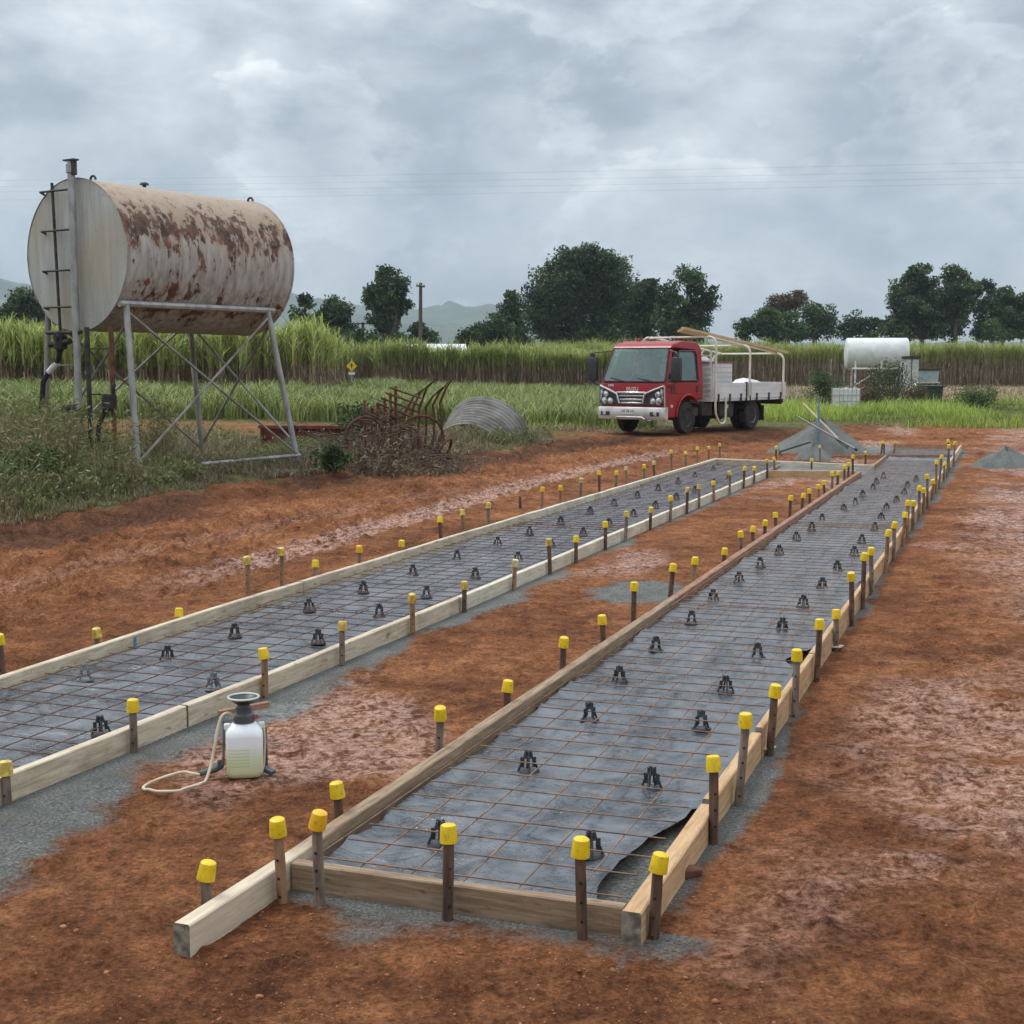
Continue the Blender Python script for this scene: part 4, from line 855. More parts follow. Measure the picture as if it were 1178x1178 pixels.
front_peg(368, 1040, 929, 'grey peg with orange-yellow cap at the near left corner joint of the forms', 'peg_grey', 'cap_orange')
front_peg(515, 1058, 949, 'dark peg with yellow cap in front of the middle of the near cross board', 'peg_dark', 'cap')
front_peg(670, 1080, 962, 'dark peg with yellow cap in front of the near cross board\'s right end', 'peg_dark', 'cap')
def nt(x): return float(np.interp(x, [0, 152, 304, 393, 534, 870], [-3.965, -3.935, -3.90, -3.875, -3.862, -3.83])) 
npx = [(7, 875.4), (152.5, 803.4), (304, 744.6), (393, 714.5), (474.5, 682.5), (533.7, 668.2), (591, 643.3), (633, 619), (662.7, 616.2), (696.6, 599.4), (719.4, 587.7), (748.3, 582.7), (771.4, 569.8), (790.5, 560.5), (804.7, 557), (821.6, 553), (839.8, 541.5), (855.7, 536.4), (868, 536.4), (883, 528)]
pks = 'ggtgtdtdddgdgdgtgdgd'; cks = 'pyypppcpyyppyppypyyp'
for i, (x, y) in enumerate(npx):
    t = nt(x); s, z = rowpt(x, y, t); pk = {'d': 'peg_dark', 't': 'peg_tan', 'g': 'peg_grey'}[pks[i]]; ck = {'y': 'cap', 'p': 'cap_pale', 'c': 'cap_cream'}[cks[i]]
    peg(s, t, z, '%s peg with %s cap, %s from near end inside the left form\'s pale board' % (PN[pk], CN[ck], ORD[i]), pk, ck)
row([(1.7, 728.5), (110, 721.7), (205, 700.6), (284, 640), (323.6, 629), (363.7, 644), (412.4, 627.2), (461.3, 621), (508, 594), (532.6, 586), (561.8, 578), (622.8, 560), (644, 558.4), (667.3, 549.5), (689.8, 541.3), (708, 541.3), (721, 536.3), (741, 534), (753, 530), (773.6, 517.4), (789.7, 519), (802.6, 513.8), (814.8, 513), (828.3, 509.7)],
    -5.45, 'behind the left form\'s outer board', 'dggttggtdtgttgdgtg', 'ypyppyoyyppoocyycycyyyyyc')
s_, z_ = rowpt(598.5, 573, -6.0); peg(s_, -6.0, z_, 'bare dark peg without a cap, standing beyond the left form', 'peg_dark', 'cap', False)
for i, (x, yt, sb, lb) in enumerate([(891.5, 525.5, 24.0, 'tan peg with yellow cap at the left end of the orange-brown short cross board'), (933.7, 527.3, 25.2, 'dark peg with yellow cap midway along the far pale cross board'),
        (892.5, 513, 26.3, 'dark peg with yellow cap behind the far pale cross board by the gravel'), (944, 512, 27.2, 'pale peg with cream cap standing in the gravel heap edge'),
        (996, 519, 26.6, 'dark peg with yellow cap right of the far pale cross board'), (1014, 507, 29.0, 'left one of two close pegs with yellow caps at the far end'), (1017.5, 507.5, 29.4, 'right one of two close pegs with yellow caps at the far end'), (1029, 507, 30.2, 'lone peg with faded cap in the far rubble beyond the mesh')]):
    d = ray(x, yt); k = sb / (d.x * U.x + d.y * U.y); t = k * (d.x * V.x + d.y * V.y); peg(sb, t, EYE + d.z * k, lb, ['peg_tan', 'peg_dark', 'peg_dark', 'peg_grey', 'peg_dark', 'peg_dark', 'peg_dark', 'peg_grey'][i], ['cap', 'cap', 'cap', 'cap_cream', 'cap', 'cap', 'cap', 'cap_pale'][i])

# ------------------------------------------------------------------ rusty tank on its stand
def tankmat(name, base_lo, base_hi, rustamt):
    n = NT(name); P = n.coord('Object', (1.0, 1.0, 0.42)); P2 = n.coord('Object')
    sep = n.N.new('ShaderNodeSeparateXYZ'); n.link(P2, sep.inputs[0]); z = sep.outputs['Z']
    stain = n.noise(n.coord('Object', (5, 5, 0.35)), 2.2, 5, 0.65)
    c = n.ramp(stain, [(0.34, base_lo), (0.62, base_hi)])
    up = n.ramp(n.math('ADD', n.math('MULTIPLY', z, 0.42), n.math('MULTIPLY_ADD', n.noise(P, 1.5, 4, 0.6), 0.5, 0.25)), [(0.44, 0.0), (0.78, 1.0)])
    c = n.mix(n.math('MULTIPLY', up, 0.75), c, (0.38, 0.265, 0.17))
    r1 = n.noise(P, 2.6, 9, 0.68, 0.5); r2 = n.noise(P, 9.5, 8, 0.76, 0.4)
    band = n.ramp(n.math('ADD', n.math('MULTIPLY', z, 0.5), 0.5), [(0.0, 0.35), (0.10, 0.85), (0.22, 0.8), (0.34, 0.45), (0.5, 0.70), (0.74, 1.0), (0.90, 0.6), (1.0, 0.3)])
    rr = n.math('ADD', n.math('MULTIPLY', r1, 0.50), n.math('ADD', n.math('MULTIPLY', r2, 0.50), n.math('MULTIPLY_ADD', band, 0.17, rustamt)))
    rc = n.ramp(n.noise(P2, 6, 6, 0.7), [(0.38, (0.030, 0.019, 0.014)), (0.5, (0.11, 0.050, 0.030)), (0.62, (0.20, 0.088, 0.047))])
    halo = n.ramp(rr, [(0.52, 0.0), (0.62, 1.0)])
    c = n.mix(n.math('MULTIPLY', halo, 0.35), c, (0.32, 0.19, 0.11))
    c = n.mix(n.ramp(rr, [(0.590, 0.0), (0.625, 1.0)]), c, rc)
    n.set(base=c, rough=0.62, spec=0.35); n.bump(rr, 0.25, 0.01); return n.m
M['tank_side'] = tankmat('rust_streaked_cream_paint', (0.25, 0.242, 0.225), (0.46, 0.45, 0.425), -0.052)
def endmat():
    n = NT('chalky_grey_cream_paint'); st = n.noise(n.coord('Object', (3, 3, 0.4)), 1.6, 5, 0.6)
    c = n.ramp(st, [(0.34, (0.34, 0.33, 0.305)), (0.64, (0.50, 0.49, 0.465))])
    c = n.mix(n.ramp(n.noise(n.coord('Object'), 0.8, 3, 0.5), [(0.44, 0.0), (0.62, 0.6)]), c, (0.43, 0.35, 0.25))
    c = n.mix(n.ramp(n.noise(n.coord('Object', (7, 7, .5)), 2.5, 6, 0.7), [(0.55, 0.0), (0.72, 0.6)]), c, (0.22, 0.17, 0.12)); c = n.mix(n.ramp(n.noise(n.coord('Object'), 14, 6, 0.7), [(0.62, 0.0), (0.68, 0.6)]), c, (0.2, 0.12, 0.07))
    n.set(base=c, rough=0.55, spec=0.4); return n.m
M['tank_end'] = endmat()
TANK_AZ = R(34); TD = 20.6; TR = 1.10; TL = 3.45
tn = far(91, TD); TZ = EYE + (HZ - 296) / FPX * TD          # centre of the near end
def build_tank():
    rz = math.pi / 2 - TANK_AZ; gz = zt(tn.x, tn.y)
    root = empty('fuel_tank', (tn.x, tn.y, gz), rz, 'large rust-streaked cream cylindrical tank raised on a steel stand in the weeds', 'fuel tank')
    cz = TZ - gz; sh = MB(); prof = []
    N = 64; L = TL; xs = [0, 0.02, 0.03, L * .33, L * .335, L * .345, L * .35, L * .66, L * .665, L * .675, L * .68, L - 0.03, L - 0.02, L]
    rs = [TR + .012, TR + .012, TR, TR, TR - .004, TR - .004, TR, TR, TR - .004, TR - .004, TR, TR, TR + .012, TR + .012]
    sh.loft([[Vector((x, r * math.cos(2*math.pi*k/N), r * math.sin(2*math.pi*k/N))) for k in range(N)] for x, r in zip(xs, rs)], 0, cap=False)
    s_ = sh.build('tank_shell', M['tank_side'], root, smooth=30, loc=(0, 0, cz))
    for x, nm in ((0.012, -1), (L - 0.012, 1)):
        e = MB(); e.loft([[Vector((x + nm * b, r * math.cos(2*math.pi*k/N), r * math.sin(2*math.pi*k/N))) for k in range(N)] for r, b in ((TR + .004, 0), (TR * .7, .012), (TR * .3, .02), (0.001, .022))], 0, cap=False)
        e.build('tank_end', M['tank_end'], root, smooth=60, loc=(0, 0, cz))
    # upright vent pipe with bracketed ladder on the near end
    v = MB(); py = -0.10
    v.tube([(-0.11, py, cz + TR + 0.22), (-0.11, py, cz - 1.25)], 0.055, 12); v.tube([(-0.11, py, cz - 1.2), (-0.11, py, cz - 2.25)], 0.05, 12)
    v.lathe([(0.075, 0), (0.075, 0.12), (0.05, 0.13)], 12, Matrix.Translation((-0.11, py, cz + TR + 0.06)))
    v.build('vent_pipe', M['galv'], root)
    q = MB(); q.box((-0.11, py, cz + TR + 0.24), (0.10, 0.24, 0.022)); q.tube([(-0.11, py - .06, cz + TR + 0.03), (-0.11, py - .06, cz + TR + 0.23)], 0.045, 8); q.build('pipe_head', M['dark_steel'], root)
    q = MB(); q.tube([(-0.11, py + .0, cz - 2.2), (-0.13, py + 0.30, cz - 2.24)], 0.06, 10); q.tube([(-0.12, py + .22, cz - 2.2), (-0.12, py + 0.22, cz - 2.3)], 0.085, 10); q.build('outlet_elbow', M['rubber'], root)
    ld = MB(); ly = 0.30
    ld.tube([(-0.10, ly + 0.05, cz + TR - 0.05), (-0.10, ly - 0.03, cz - TR - 0.08)], 0.022, 8)
    ld.build('ladder_rail', M['dark_steel'], root)
    for i, zz in enumerate([cz + 0.93, cz + 0.36, cz - 0.22, cz - 0.75]):
        r_ = MB(); r_.tube([(0.0, ly + 0.36, zz - 0.02), (-0.12, ly + 0.30, zz), (-0.12, py, zz)], 0.017, 6); r_.build('ladder_rung', M['dark_steel'], root)
    r_ = MB(); r_.tube([(-0.10, ly + 0.28, cz - 1.12), (-0.10, py - 0.1, cz - 1.12)], 0.03, 8); r_.build('ladder_rung', M['dark_steel'], root)
    for x in (0.13, L - 0.13):
        lg = MB(); pts = arc((x, 0, TR + .01), 0.055, 0, math.pi, 8, (0, 1, 0), (0, 0, 1)); lg.tube(pts, 0.018, 6); lg.build('lifting_lug', M['dark_steel'], root, loc=(0, 0, 0))
    for o in kids(root):
        if o.name.startswith('lifting_lug'): o.location = (0, -0.28, cz - 0.035)
    f = MB(); f.lathe([(0.03, 0), (0.03, 0.05), (0.075, 0.055), (0.06, 0.085), (0.02, 0.095)], 12, Matrix.Translation((L * 0.40, 0.05, cz + TR))); f.build('breather_cap', M['dark_steel'], root)
    # stand
    yb, xb, yt = 1.22, 0.32, 0.86; zt_ = cz - 0.72
    def leg(x, y, mt, dx, dy, rad=0.045):
        a = MB(); a.tube([(x + dx, y + dy, -0.35), (x, y, zt_)], rad, 10); a.build('stand_leg', M[mt], root); return (Vector((x + dx, y + dy, 0)), Vector((x, y, zt_)))
    x0, x1 = 0.14, L - 0.42
    legs = {}
    legs['a'] = leg(x0, -0.90, 'galv', -0.02, -0.22, 0.047); legs['b'] = leg(x1, -0.90, 'galv', 0.52, -0.22, 0.047)
    legs['c'] = leg(x0 + 0.05, 0.90, 'galv_dirty', -0.05, 0.2); legs['d'] = leg(x1, 0.90, 'galv_dirty', 0.45, 0.2)
    def bars(name, prs, r, mt):
        for p, q in prs: a = MB(); a.tube([p, q], r, 8); a.build(name, M[mt], root)
    bars('stand_rail', [(legs['a'][1] + Vector((-.12, 0, 0)), legs['b'][1] + Vector((.14, 0, 0))), (legs['c'][1], legs['d'][1]), (legs['a'][1], legs['c'][1]), (legs['b'][1], legs['d'][1])], 0.05, 'galv')
    def on(k, f): return legs[k][0].lerp(legs[k][1], f)
    bars('cross_brace', [(on('a', .96), on('b', .06)), (on('b', .96), on('a', .10)), (on('c', .95), on('d', .08)), (on('d', .95), on('c', .1)), (on('b', .92), on('d', .12)), (on('d', .92), on('b', .12)), (on('a', .9), on('c', .1))], 0.021, 'galv_dirty')
    bars('base_rail', [(on('a', .07) + Vector((1.2, 0, -0.02)), on('b', .07))], 0.03, 'galv_dirty')
    for x in (0.5, L - 0.6):
        sdl = MB(); sdl.loft([[Vector((x - .05, TR * math.sin(a) * 1.0, cz - TR * math.cos(a) - 0.006)), Vector((x + .05, TR * math.sin(a), cz - TR * math.cos(a) - 0.006)), Vector((x + .05, TR * math.sin(a), zt_ - 0.02)), Vector((x - .05, TR * math.sin(a), zt_ - 0.02))] for a in np.linspace(-0.86, 0.86, 14)], 0)
        sdl.build('saddle', M['tank_side'], root, smooth=30)
    # dispensing pipes, hose and nozzle
    for (x, y) in ((-0.10, -0.34), (-0.05, -0.80)):
        a = MB(); a.tube([(x, y, -0.05), (x, y + 0.02, cz - 1.05)], 0.036, 8); a.build('down_pipe', M['dark_steel'] if y > -0.5 else M['rust'], root)
    for zz in (cz - 1.36, cz - 2.02, cz - 2.7):
        a = MB(); a.tube([(-0.08, -0.34, zz), (-0.06, -0.80, zz)], 0.012, 6); a.build('tie_bar', M['dark_steel'], root)
    for zz in (cz - 1.6, cz - 2.25, cz - 2.95):
        a = MB(); a.tube([(0.0, 0.55, zz), (0.0, 0.12, zz)], 0.012, 6); a.build('tie_bar', M['galv_dirty'], root)
    va = MB(); va.lathe([(0.02, -0.1), (0.09, -0.08), (0.10, 0.0), (0.07, 0.08), (0.05, 0.14)], 12, Matrix.Translation((-0.11, 0.27, cz - 1.28))); va.tube([(-0.11, 0.05, cz - 1.25), (-0.11, 0.5, cz - 1.30)], 0.045, 8)
    va.tube([(-.2, .27, cz - 1.2), (-.02, .27, cz - 1.2)], 0.05, 8); va.build('outlet_valve', M['rubber'], root)
    va = MB(); va.tube([(-0.11, 0.36, cz - 1.56), (-0.12, 0.54, cz - 1.70)], 0.045, 8); va.build('hose_fitting', M['white_paint'], root)
    h = MB(); h.tube([(-0.11, 0.27, cz - 1.35), (-0.11, 0.33, cz - 1.52), (-0.12, 0.52, cz - 1.68), (-0.12, 0.68, cz - 1.85), (-0.13, 0.74, cz - 2.3), (-0.1, 0.72, cz - 2.9), (-0.1, 0.66, 0.25), (-0.1, 0.62, 0.05)], 0.04, 8); h.build('fuel_hose', M['rubber'], root)
    h = MB(); h.tube([(-0.1, -0.78, cz - 2.05), (-0.12, -0.72, cz - 2.2), (-0.12, -0.55, cz - 2.45), (-0.12, -0.45, 0.35), (-0.1, -0.42, 0.05)], 0.035, 8)
    h.build('fuel_hose', M['rubber'], root)
    h = MB(); h.loft([[Vector((-0.1 + a, -0.76 + b * .9, cz - 2.12 + c)) for a, b in ((-.07, -.1), (.07, -.1), (.07, .1), (-.07, .1))] for c in (-0.13, 0.02, 0.11)]); h.tube([(-.1, -.85, cz - 2.0), (-.1, -.88, cz - 1.85)], 0.03, 6); h.build('fuel_nozzle', M['rubber'], root, bevel=0.03)
build_tank()

# ------------------------------------------------------------------ the truck
def text_mesh(body, size, mat, parent, loc, rot, name='lettering', depth=0.004):
    cu = bpy.data.curves.new(name, 'FONT'); cu.body = body; cu.size = size; cu.extrude = depth; cu.align_x = 'CENTER'; cu.align_y = 'CENTER'
    tmp = bpy.data.objects.new('tmp', cu); col.objects.link(tmp); dg = bpy.context.evaluated_depsgraph_get()
    me = bpy.data.meshes.new_from_object(tmp.evaluated_get(dg)); bpy.data.objects.remove(tmp); me.materials.clear(); me.materials.append(mat)
    o = bpy.data.objects.new(name, me); col.objects.link(o); o.parent = parent; o.location = loc; o.rotation_euler = rot; return o
def wheel(parent, x, y, r=0.385, wd=0.21, side=1, dual=False):
    a = MB(); Mx = Matrix.Translation((x, y, r)) @ Matrix.Rotation(R(-90) * side, 4, 'X')
    a.lathe([(r * .56, -wd/2), (r * .9, -wd/2), (r, -wd/2 + .035), (r, wd/2 - .035), (r * .93, wd/2), (r * .60, wd/2), (r * .56, wd/2 - .02)], 32, Mx)
    t = a.build('tyre', M['rubber'], parent, smooth=35)
    b = MB(); dep = 0.06 if not dual else 0.10
    b.lathe([(0.001, wd/2 - dep + .05), (0.075, wd/2 - dep + .05), (0.085, wd/2 - dep), (r * .40, wd/2 - dep - 0.01), (r * .48, wd/2 - .03), (r * .565, wd/2 - 0.005), (r * .565, -wd/2 + .01)], 28, Mx)
    for k in range(6):
        an = k * math.pi / 3; c = Mx @ Vector((0.125 * math.cos(an), 0.125 * math.sin(an), wd/2 - dep + .01)); b.box(c, (0.026, 0.03, 0.026))
    b.build('rim', M['dark_steel'] if not dual else M['rim'], t, smooth=35)
    return t
M['rim'] = speckled('dusty_grey_rim', (0.10, 0.10, 0.10), (0.22, 0.21, 0.20), 8, 0.6)
def build_truck():
    f = tf; hd = TRK[2]       # heading of the rear, clockwise from +Y
    fx, fy = -math.sin(hd), -math.cos(hd); rz = math.atan2(fy, fx)
    gz = 0.215
    root = empty('tray_truck', (f.x, f.y, gz), rz, 'red-cabbed flatbed truck with white dropside tray parked at the edge of the red soil', 'truck')
    P = lambda mb, n, m, par=root, **k: mb.build(n, m, par, **k)
    Wc = 0.91                                                    # half width of the cab
    def yw(z): return Wc - max(0, z - 1.25) * 0.085
    # cab shell: side profile with wheel arch, x forward (front at 0), z up
    ax = -1.08
    prof = [(-0.03, 0.50), (-0.02, 0.95), (-0.06, 1.24), (-0.40, 2.02), (-0.56, 2.16), (-0.95, 2.24), (-1.60, 2.22), (-1.74, 2.12), (-1.80, 1.30), (-1.80, 0.82)]
    archp = [(ax + 0.52 * math.cos(a), 0.40 + 0.52 * math.sin(a)) for a in np.linspace(math.pi - 0.92, 0.0, 10)]
    pr = prof + archp + [(ax + 0.52, 0.40), (-0.10, 0.40)]
    pr2 = []
    for q in pr:
        if not pr2 or (Vector(q) - Vector(pr2[-1])).length > 0.02: pr2.append(q)
    def shell(nm, poly, m_, bv=.04):
        mb = MB(); n = len(poly); A = [(x, yw(z), z) for x, z in poly]; B = [(x, -yw(z), z) for x, z in poly]
        mb.add(A + B, [tuple(range(n)), tuple(reversed(range(n, 2*n)))] + [(i, (i+1) % n, (i+1) % n + n, i + n) for i in range(n)]); return P(mb, nm, m_, bevel=bv, bseg=3, smooth=45)
    low = [q for q in pr2 if q[1] <= 1.25]; i0 = low.index((-0.03, 0.50)) if (-0.03, 0.50) in low else 0
    top_i = low.index((-0.06, 1.24)); low = low[:top_i + 1] + [(-1.80, 1.26)] + [q for q in low[top_i + 1:] if q != (-1.80, 1.30)]
    shell('cab', low, M['red_paint'])
    shell('cab_roof', [(-0.405, 2.05), (-0.50, 2.155), (-0.95, 2.24), (-1.60, 2.22), (-1.76, 2.12), (-1.80, 1.96), (-1.62, 2.0), (-0.62, 2.06)], M['red_paint'], .03)
    for sd in (1, -1):
        m = MB(); m.loft([[Vector((x + a, sd * (yw(z) - b), z)) for a, b in ((0.005, .0), (-.085, .0), (-.085, .07), (0.005, .07))] for x, z in ((-0.07, 1.22), (-0.40, 2.02))]); P(m, 'windscreen_pillar', M['red_paint'], bevel=.015)
        m = MB(); m.loft([[Vector((x, sd * (yw(z) - b), z)) for x, b in ((-1.52, .0), (-1.80, .0), (-1.80, .16), (-1.52, .06))] for z in (1.22, 2.06)]); P(m, 'rear_pillar', M['red_paint'], bevel=.015)
    m = MB(); m.bb(-1.80, -1.76, -.80, .80, 1.22, 1.38); m.bb(-1.80, -1.76, -.80, .80, 1.84, 2.06); P(m, 'rear_wall', M['red_paint'])
    m = MB(); m.bb(-1.785, -1.775, -.78, .78, 1.36, 1.86); P(m, 'rear_window', M['glass'])
    for y in (-.45, .45):
        m = MB(); m.box((-1.36, y, 1.36), (.5, .5, .16)); m.box((-1.58, y, 1.62), (.14, .48, .50), Euler((0, R(-8), 0))); m.box((-1.62, y, 1.90), (.10, .26, .16)); P(m, 'seat', M['seatcloth'], bevel=.03)
    m = MB(); m.bb(-.55, -.12, -.82, .82, 1.20, 1.32); P(m, 'dashboard', M['greyplastic_dark'], bevel=.03)
    m = MB(); m.tube(arc((-.80, -.42, 1.48), .20, 0, 2 * math.pi, 20, (.45, 0, .89), (0, 1, 0)), .014, 6, cap=False); m.tube([(-.80, -.42, 1.48), (-.55, -.42, 1.28)], .03, 6); P(m, 'steering_wheel', M['blackplastic'])
    # windscreen with black surround
    a0, a1 = Vector((-0.072, 0, 1.265)), Vector((-0.405, 0, 2.055)); nrm = Vector((a1.z - a0.z, 0, -(a1.x - a0.x))).normalized()
    def screen(o_, ins):
        q0 = a0.lerp(a1, ins); q1 = a0.lerp(a1, 1 - ins); w0 = yw(q0.z) - 0.03 - ins * .7; w1 = yw(q1.z) - 0.06 - ins * .7
        pts = []
        for c, w_ in ((q0, w0), (q1, w1)): pts.append((c, w_))
        ring = [Vector((q0.x, w0 - .06, q0.z)), Vector((q0.lerp(q1, .09).x, w0, q0.lerp(q1, .09).z)), Vector((q0.lerp(q1, .93).x, w1, q0.lerp(q1, .93).z)), Vector((q1.x, w1 - .05, q1.z)),
                Vector((q1.x, -w1 + .05, q1.z)), Vector((q0.lerp(q1, .93).x, -w1, q0.lerp(q1, .93).z)), Vector((q0.lerp(q1, .09).x, -w0, q0.lerp(q1, .09).z)), Vector((q0.x, -w0 + .06, q0.z))]
        m = MB(); m.loft([[v + nrm * (o_ - .006) for v in ring], [v + nrm * o_ for v in ring]]); return m
    ws = P(screen(0.012, 0.0), 'windscreen', M['glass'])
    m = MB(); q0, q1 = a0 + nrm * .012, a1 + nrm * .012; rr_ = [(q0, yw(q0.z) - .045), (q0.lerp(q1, .06), yw(q0.z) - .03), (q0.lerp(q1, .95), yw(q1.z) - .055), (q1, yw(q1.z) - .08)]
    loop = [Vector((c.x, w_, c.z)) for c, w_ in rr_] + [Vector((c.x, -w_, c.z)) for c, w_ in reversed(rr_)]; m.tube(loop + [loop[0]], .016, 6); P(m, 'windscreen_seal', M['blackplastic'], ws)
    st = MB(); st.box(Vector((-0.36, -0.70, 1.90)) + nrm * 0.012, (0.002, 0.07, 0.05), Euler((0, R(-24), 0))); P(st, 'sticker', M['white_paint'], ws)
    for y0_, y1_ in ((0.62, 0.10), (-0.18, -0.66)):
        w_ = MB(); w_.tube([Vector((-0.07, y0_, 1.25)) + nrm * .03, Vector((-0.085, y0_ - 0.2, 1.29)) + nrm * .04, Vector((-0.11, y1_, 1.34)) + nrm * .035], 0.014, 6); P(w_, 'wiper', M['blackplastic'])
    # door on each side: skin, window, handle
    for sd in (1, -1):
        dpts = [(-0.50, 0.98), (-0.42, 1.24), (-1.64, 1.24), (-1.66, 0.94)]
        def skin(pts, o0, o1):
            m = MB(); ra = [Vector((x, sd * (yw(z) + o0), z)) for x, z in pts]; rb_ = [Vector((x, sd * (yw(z) + o1), z)) for x, z in pts]; m.loft([ra, rb_]); return m
        d = P(skin(dpts, -0.01, 0.012), 'door', M['red_paint'], bevel=0.008)
        wpts = [(-0.47, 1.28), (-0.70, 1.92), (-0.78, 1.99), (-1.46, 1.99), (-1.53, 1.92), (-1.56, 1.28)]
        P(skin(wpts, -0.012, -0.004), 'window', M['glass'], d)
        m = MB(); lp = [Vector((x, sd * (yw(z) + .002), z)) for x, z in wpts]; m.tube(lp + [lp[0]], .026, 6); P(m, 'window_seal', M['blackplastic'], d)
        h = MB(); h.box((-1.50, sd * (yw(1.12) + 0.022), 1.08), (0.07, 0.03, 0.17)); P(h, 'handle', M['blackplastic'], d, bevel=.01)
        g = MB(); g.box((-0.36, sd * (yw(1) + 0.006), 1.10), (0.11, 0.02, 0.24)); P(g, 'side_vent', M['blackplastic'], bevel=.008)
        ar = MB(); pts = [(ax + 0.545 * math.cos(a), sd * (Wc + 0.012), 0.40 + 0.545 * math.sin(a)) for a in np.linspace(2.55, 0.05, 12)]
        ar.tube(pts, 0.03, 6); P(ar, 'arch_trim', M['red_paint'])
        bl = MB(); bl.lathe([(0.04, 0), (0.035, 0.02), (0.0, 0.025)], 10, Matrix.Translation((-0.33, sd * (Wc), 0.68)) @ Matrix.Rotation(-sd * R(90), 4, 'X')); P(bl, 'side_indicator', M['white_paint'])
        # mirror on its arm
        mr = MB(); my = sd * (Wc + (0.20 if sd > 0 else 0.36)); mx = -0.20
        mr.loft([[Vector((mx + a * k, my + b * k, z)) for a, b in ((-.06, -.125), (.05, -.125), (.075, 0), (.05, .125), (-.06, .125))] for z, k in ((1.26, .82), (1.32, 1.0), (1.76, 1.0), (1.84, .86))])
        m_ = P(mr, 'mirror', M['blackplastic'], bevel=.015)
        am = MB(); am.tube([(-0.22, sd * (Wc - .02), 1.12), (mx, my - sd * .04, 1.22), (mx, my, 1.29)], 0.026, 6); P(am, 'mirror_arm', M['blackplastic'] if sd < 0 else M['redpart'], m_); am = MB(); am.tube([(-0.38, sd * (yw(2) - .02), 1.99), (mx - .04, my - sd * .02, 1.96), (mx, my, 1.79)], 0.016, 6); P(am, 'mirror_arm', M['blackplastic'] if sd < 0 else M['redpart'], m_)
        am = MB(); am.lathe([(0.06, -.03), (0.075, 0.0), (0.06, .03)], 12, Matrix.Translation((mx + .02, my, 1.90 if sd < 0 else 1.88)) @ Matrix.Rotation(R(90), 4, 'Y')); P(am, 'round_mirror', M['blackplastic'], m_)
        # headlight cluster, swept towards the grille
        hl = MB(); ring = [(0.34, 0.72), (0.84, 0.70), (0.90, 0.76), (0.90, 1.10), (0.80, 1.14), (0.46, 0.98)]
        hl.loft([[Vector((x_, sd * y, z)) for y, z in ring] for x_ in (-0.05, 0.018)]); H_ = P(hl, 'headlight_surround', M['blackplastic'], bevel=.01)
        for (yy, zz, rr) in ((0.60, 0.80, .075), (0.77, 0.80, .085), (0.74, 0.96, .075)):
            l = MB(); l.lathe([(rr, 0), (rr, .008), (rr * .75, .02), (0, .03)], 16, Matrix.Translation((0.015, sd * yy, zz)) @ Matrix.Rotation(R(90), 4, 'Y')); P(l, 'headlight', M['lamp_glass'], H_)
        l = MB(); l.loft([[Vector((x_, sd * y, z)) for y, z in ((0.82, 1.0), (0.885, 0.80), (0.885, 1.07), (0.83, 1.10))] for x_ in (-.02, .026)]); P(l, 'indicator', M['lamp_glass'], H_)
        ch = MB(); ch.tube([(0.03, sd * 0.33, 0.74), (0.035, sd * 0.40, 0.97), (0.03, sd * 0.62, 1.06), (0.01, sd * 0.90, 1.16)], [0.03, 0.034, 0.034, 0.028], 8); P(ch, 'chrome_trim', M['chrome'])
        ch = MB(); ch.tube([(0.01, sd * 0.915, 1.16), (0.0, sd * 0.925, 0.66)], 0.022, 8); P(ch, 'chrome_trim', M['chrome'])
        fg = MB(); fg.lathe([(0.05, 0), (0.05, .012), (0.0, .016)], 14, Matrix.Translation((0.098, sd * 0.72, 0.50)) @ Matrix.Rotation(R(90), 4, 'Y')); 
        fb_ = MB(); fb_.box((0.092, sd * 0.70, 0.50), (0.012, 0.26, 0.10)); F_ = P(fb_, 'fog_light_bezel', M['blackplastic'], bevel=.01); P(fg, 'fog_light', M['lamp_glass'], F_)
    gr = MB(); gr.loft([[Vector((x_, y, z)) for y, z in ((-.40, .98), (.40, .98), (.30, .70), (-.30, .70))] for x_ in (-.05, .006)]); G_ = P(gr, 'grille', M['blackplastic'])
    for zz, hw in ((0.925, .34), (0.835, .31), (0.755, .29)):
        b = MB(); b.box((0.02, 0, zz), (0.035, hw * 2, 0.042)); P(b, 'grille_bar', M['chrome'], G_, bevel=.01)
    b = MB(); b.box((0.025, 0, 1.0), (0.05, 0.84, 0.05)); P(b, 'grille_bar', M['chrome'], G_, bevel=.015)
    fr = (R(90), 0, R(90))
    text_mesh('ISUZU', 0.125, M['white_paint'], root, (-0.022, 0, 1.085), fr)
    text_mesh('NPR', 0.085, M['white_paint'], root, (-0.035, -0.62, 1.165), fr)
    bp = MB(); bp.loft([[Vector((x, y, z)) for x, z in ((-.12, .36), (.06 + e, .36), (.085 + e, .42), (.085 + e, .62), (.06 + e, .66), (-.12, .66))] for y, e in ((-.95, -.06), (-.86, 0), (.86, 0), (.95, -.06))]); B_ = P(bp, 'bumper', M['silver'], bevel=.012)
    b = MB(); b.tube([(0.075, -0.42, 0.37), (0.085, -0.34, 0.42), (0.085, 0.34, 0.42), (0.075, 0.42, 0.37)], 0.018, 6); P(b, 'bumper_lip', M['chrome'], B_)
    pl = MB(); pl.box((0.100, -0.05, 0.555), (0.012, 0.37, 0.13)); p_ = P(pl, 'number_plate', M['white_paint'], B_, bevel=.004)
    text_mesh('XR 28 AE', 0.085, M['dark_steel'], p_, (0.1075, -0.05, 0.555), fr, depth=0.001)
    un = MB(); un.bb(-1.75, -0.12, -0.8, 0.8, 0.42, 0.62); P(un, 'underbody', M['dark_steel'])
    # chassis, axles, wheels
    c = MB()
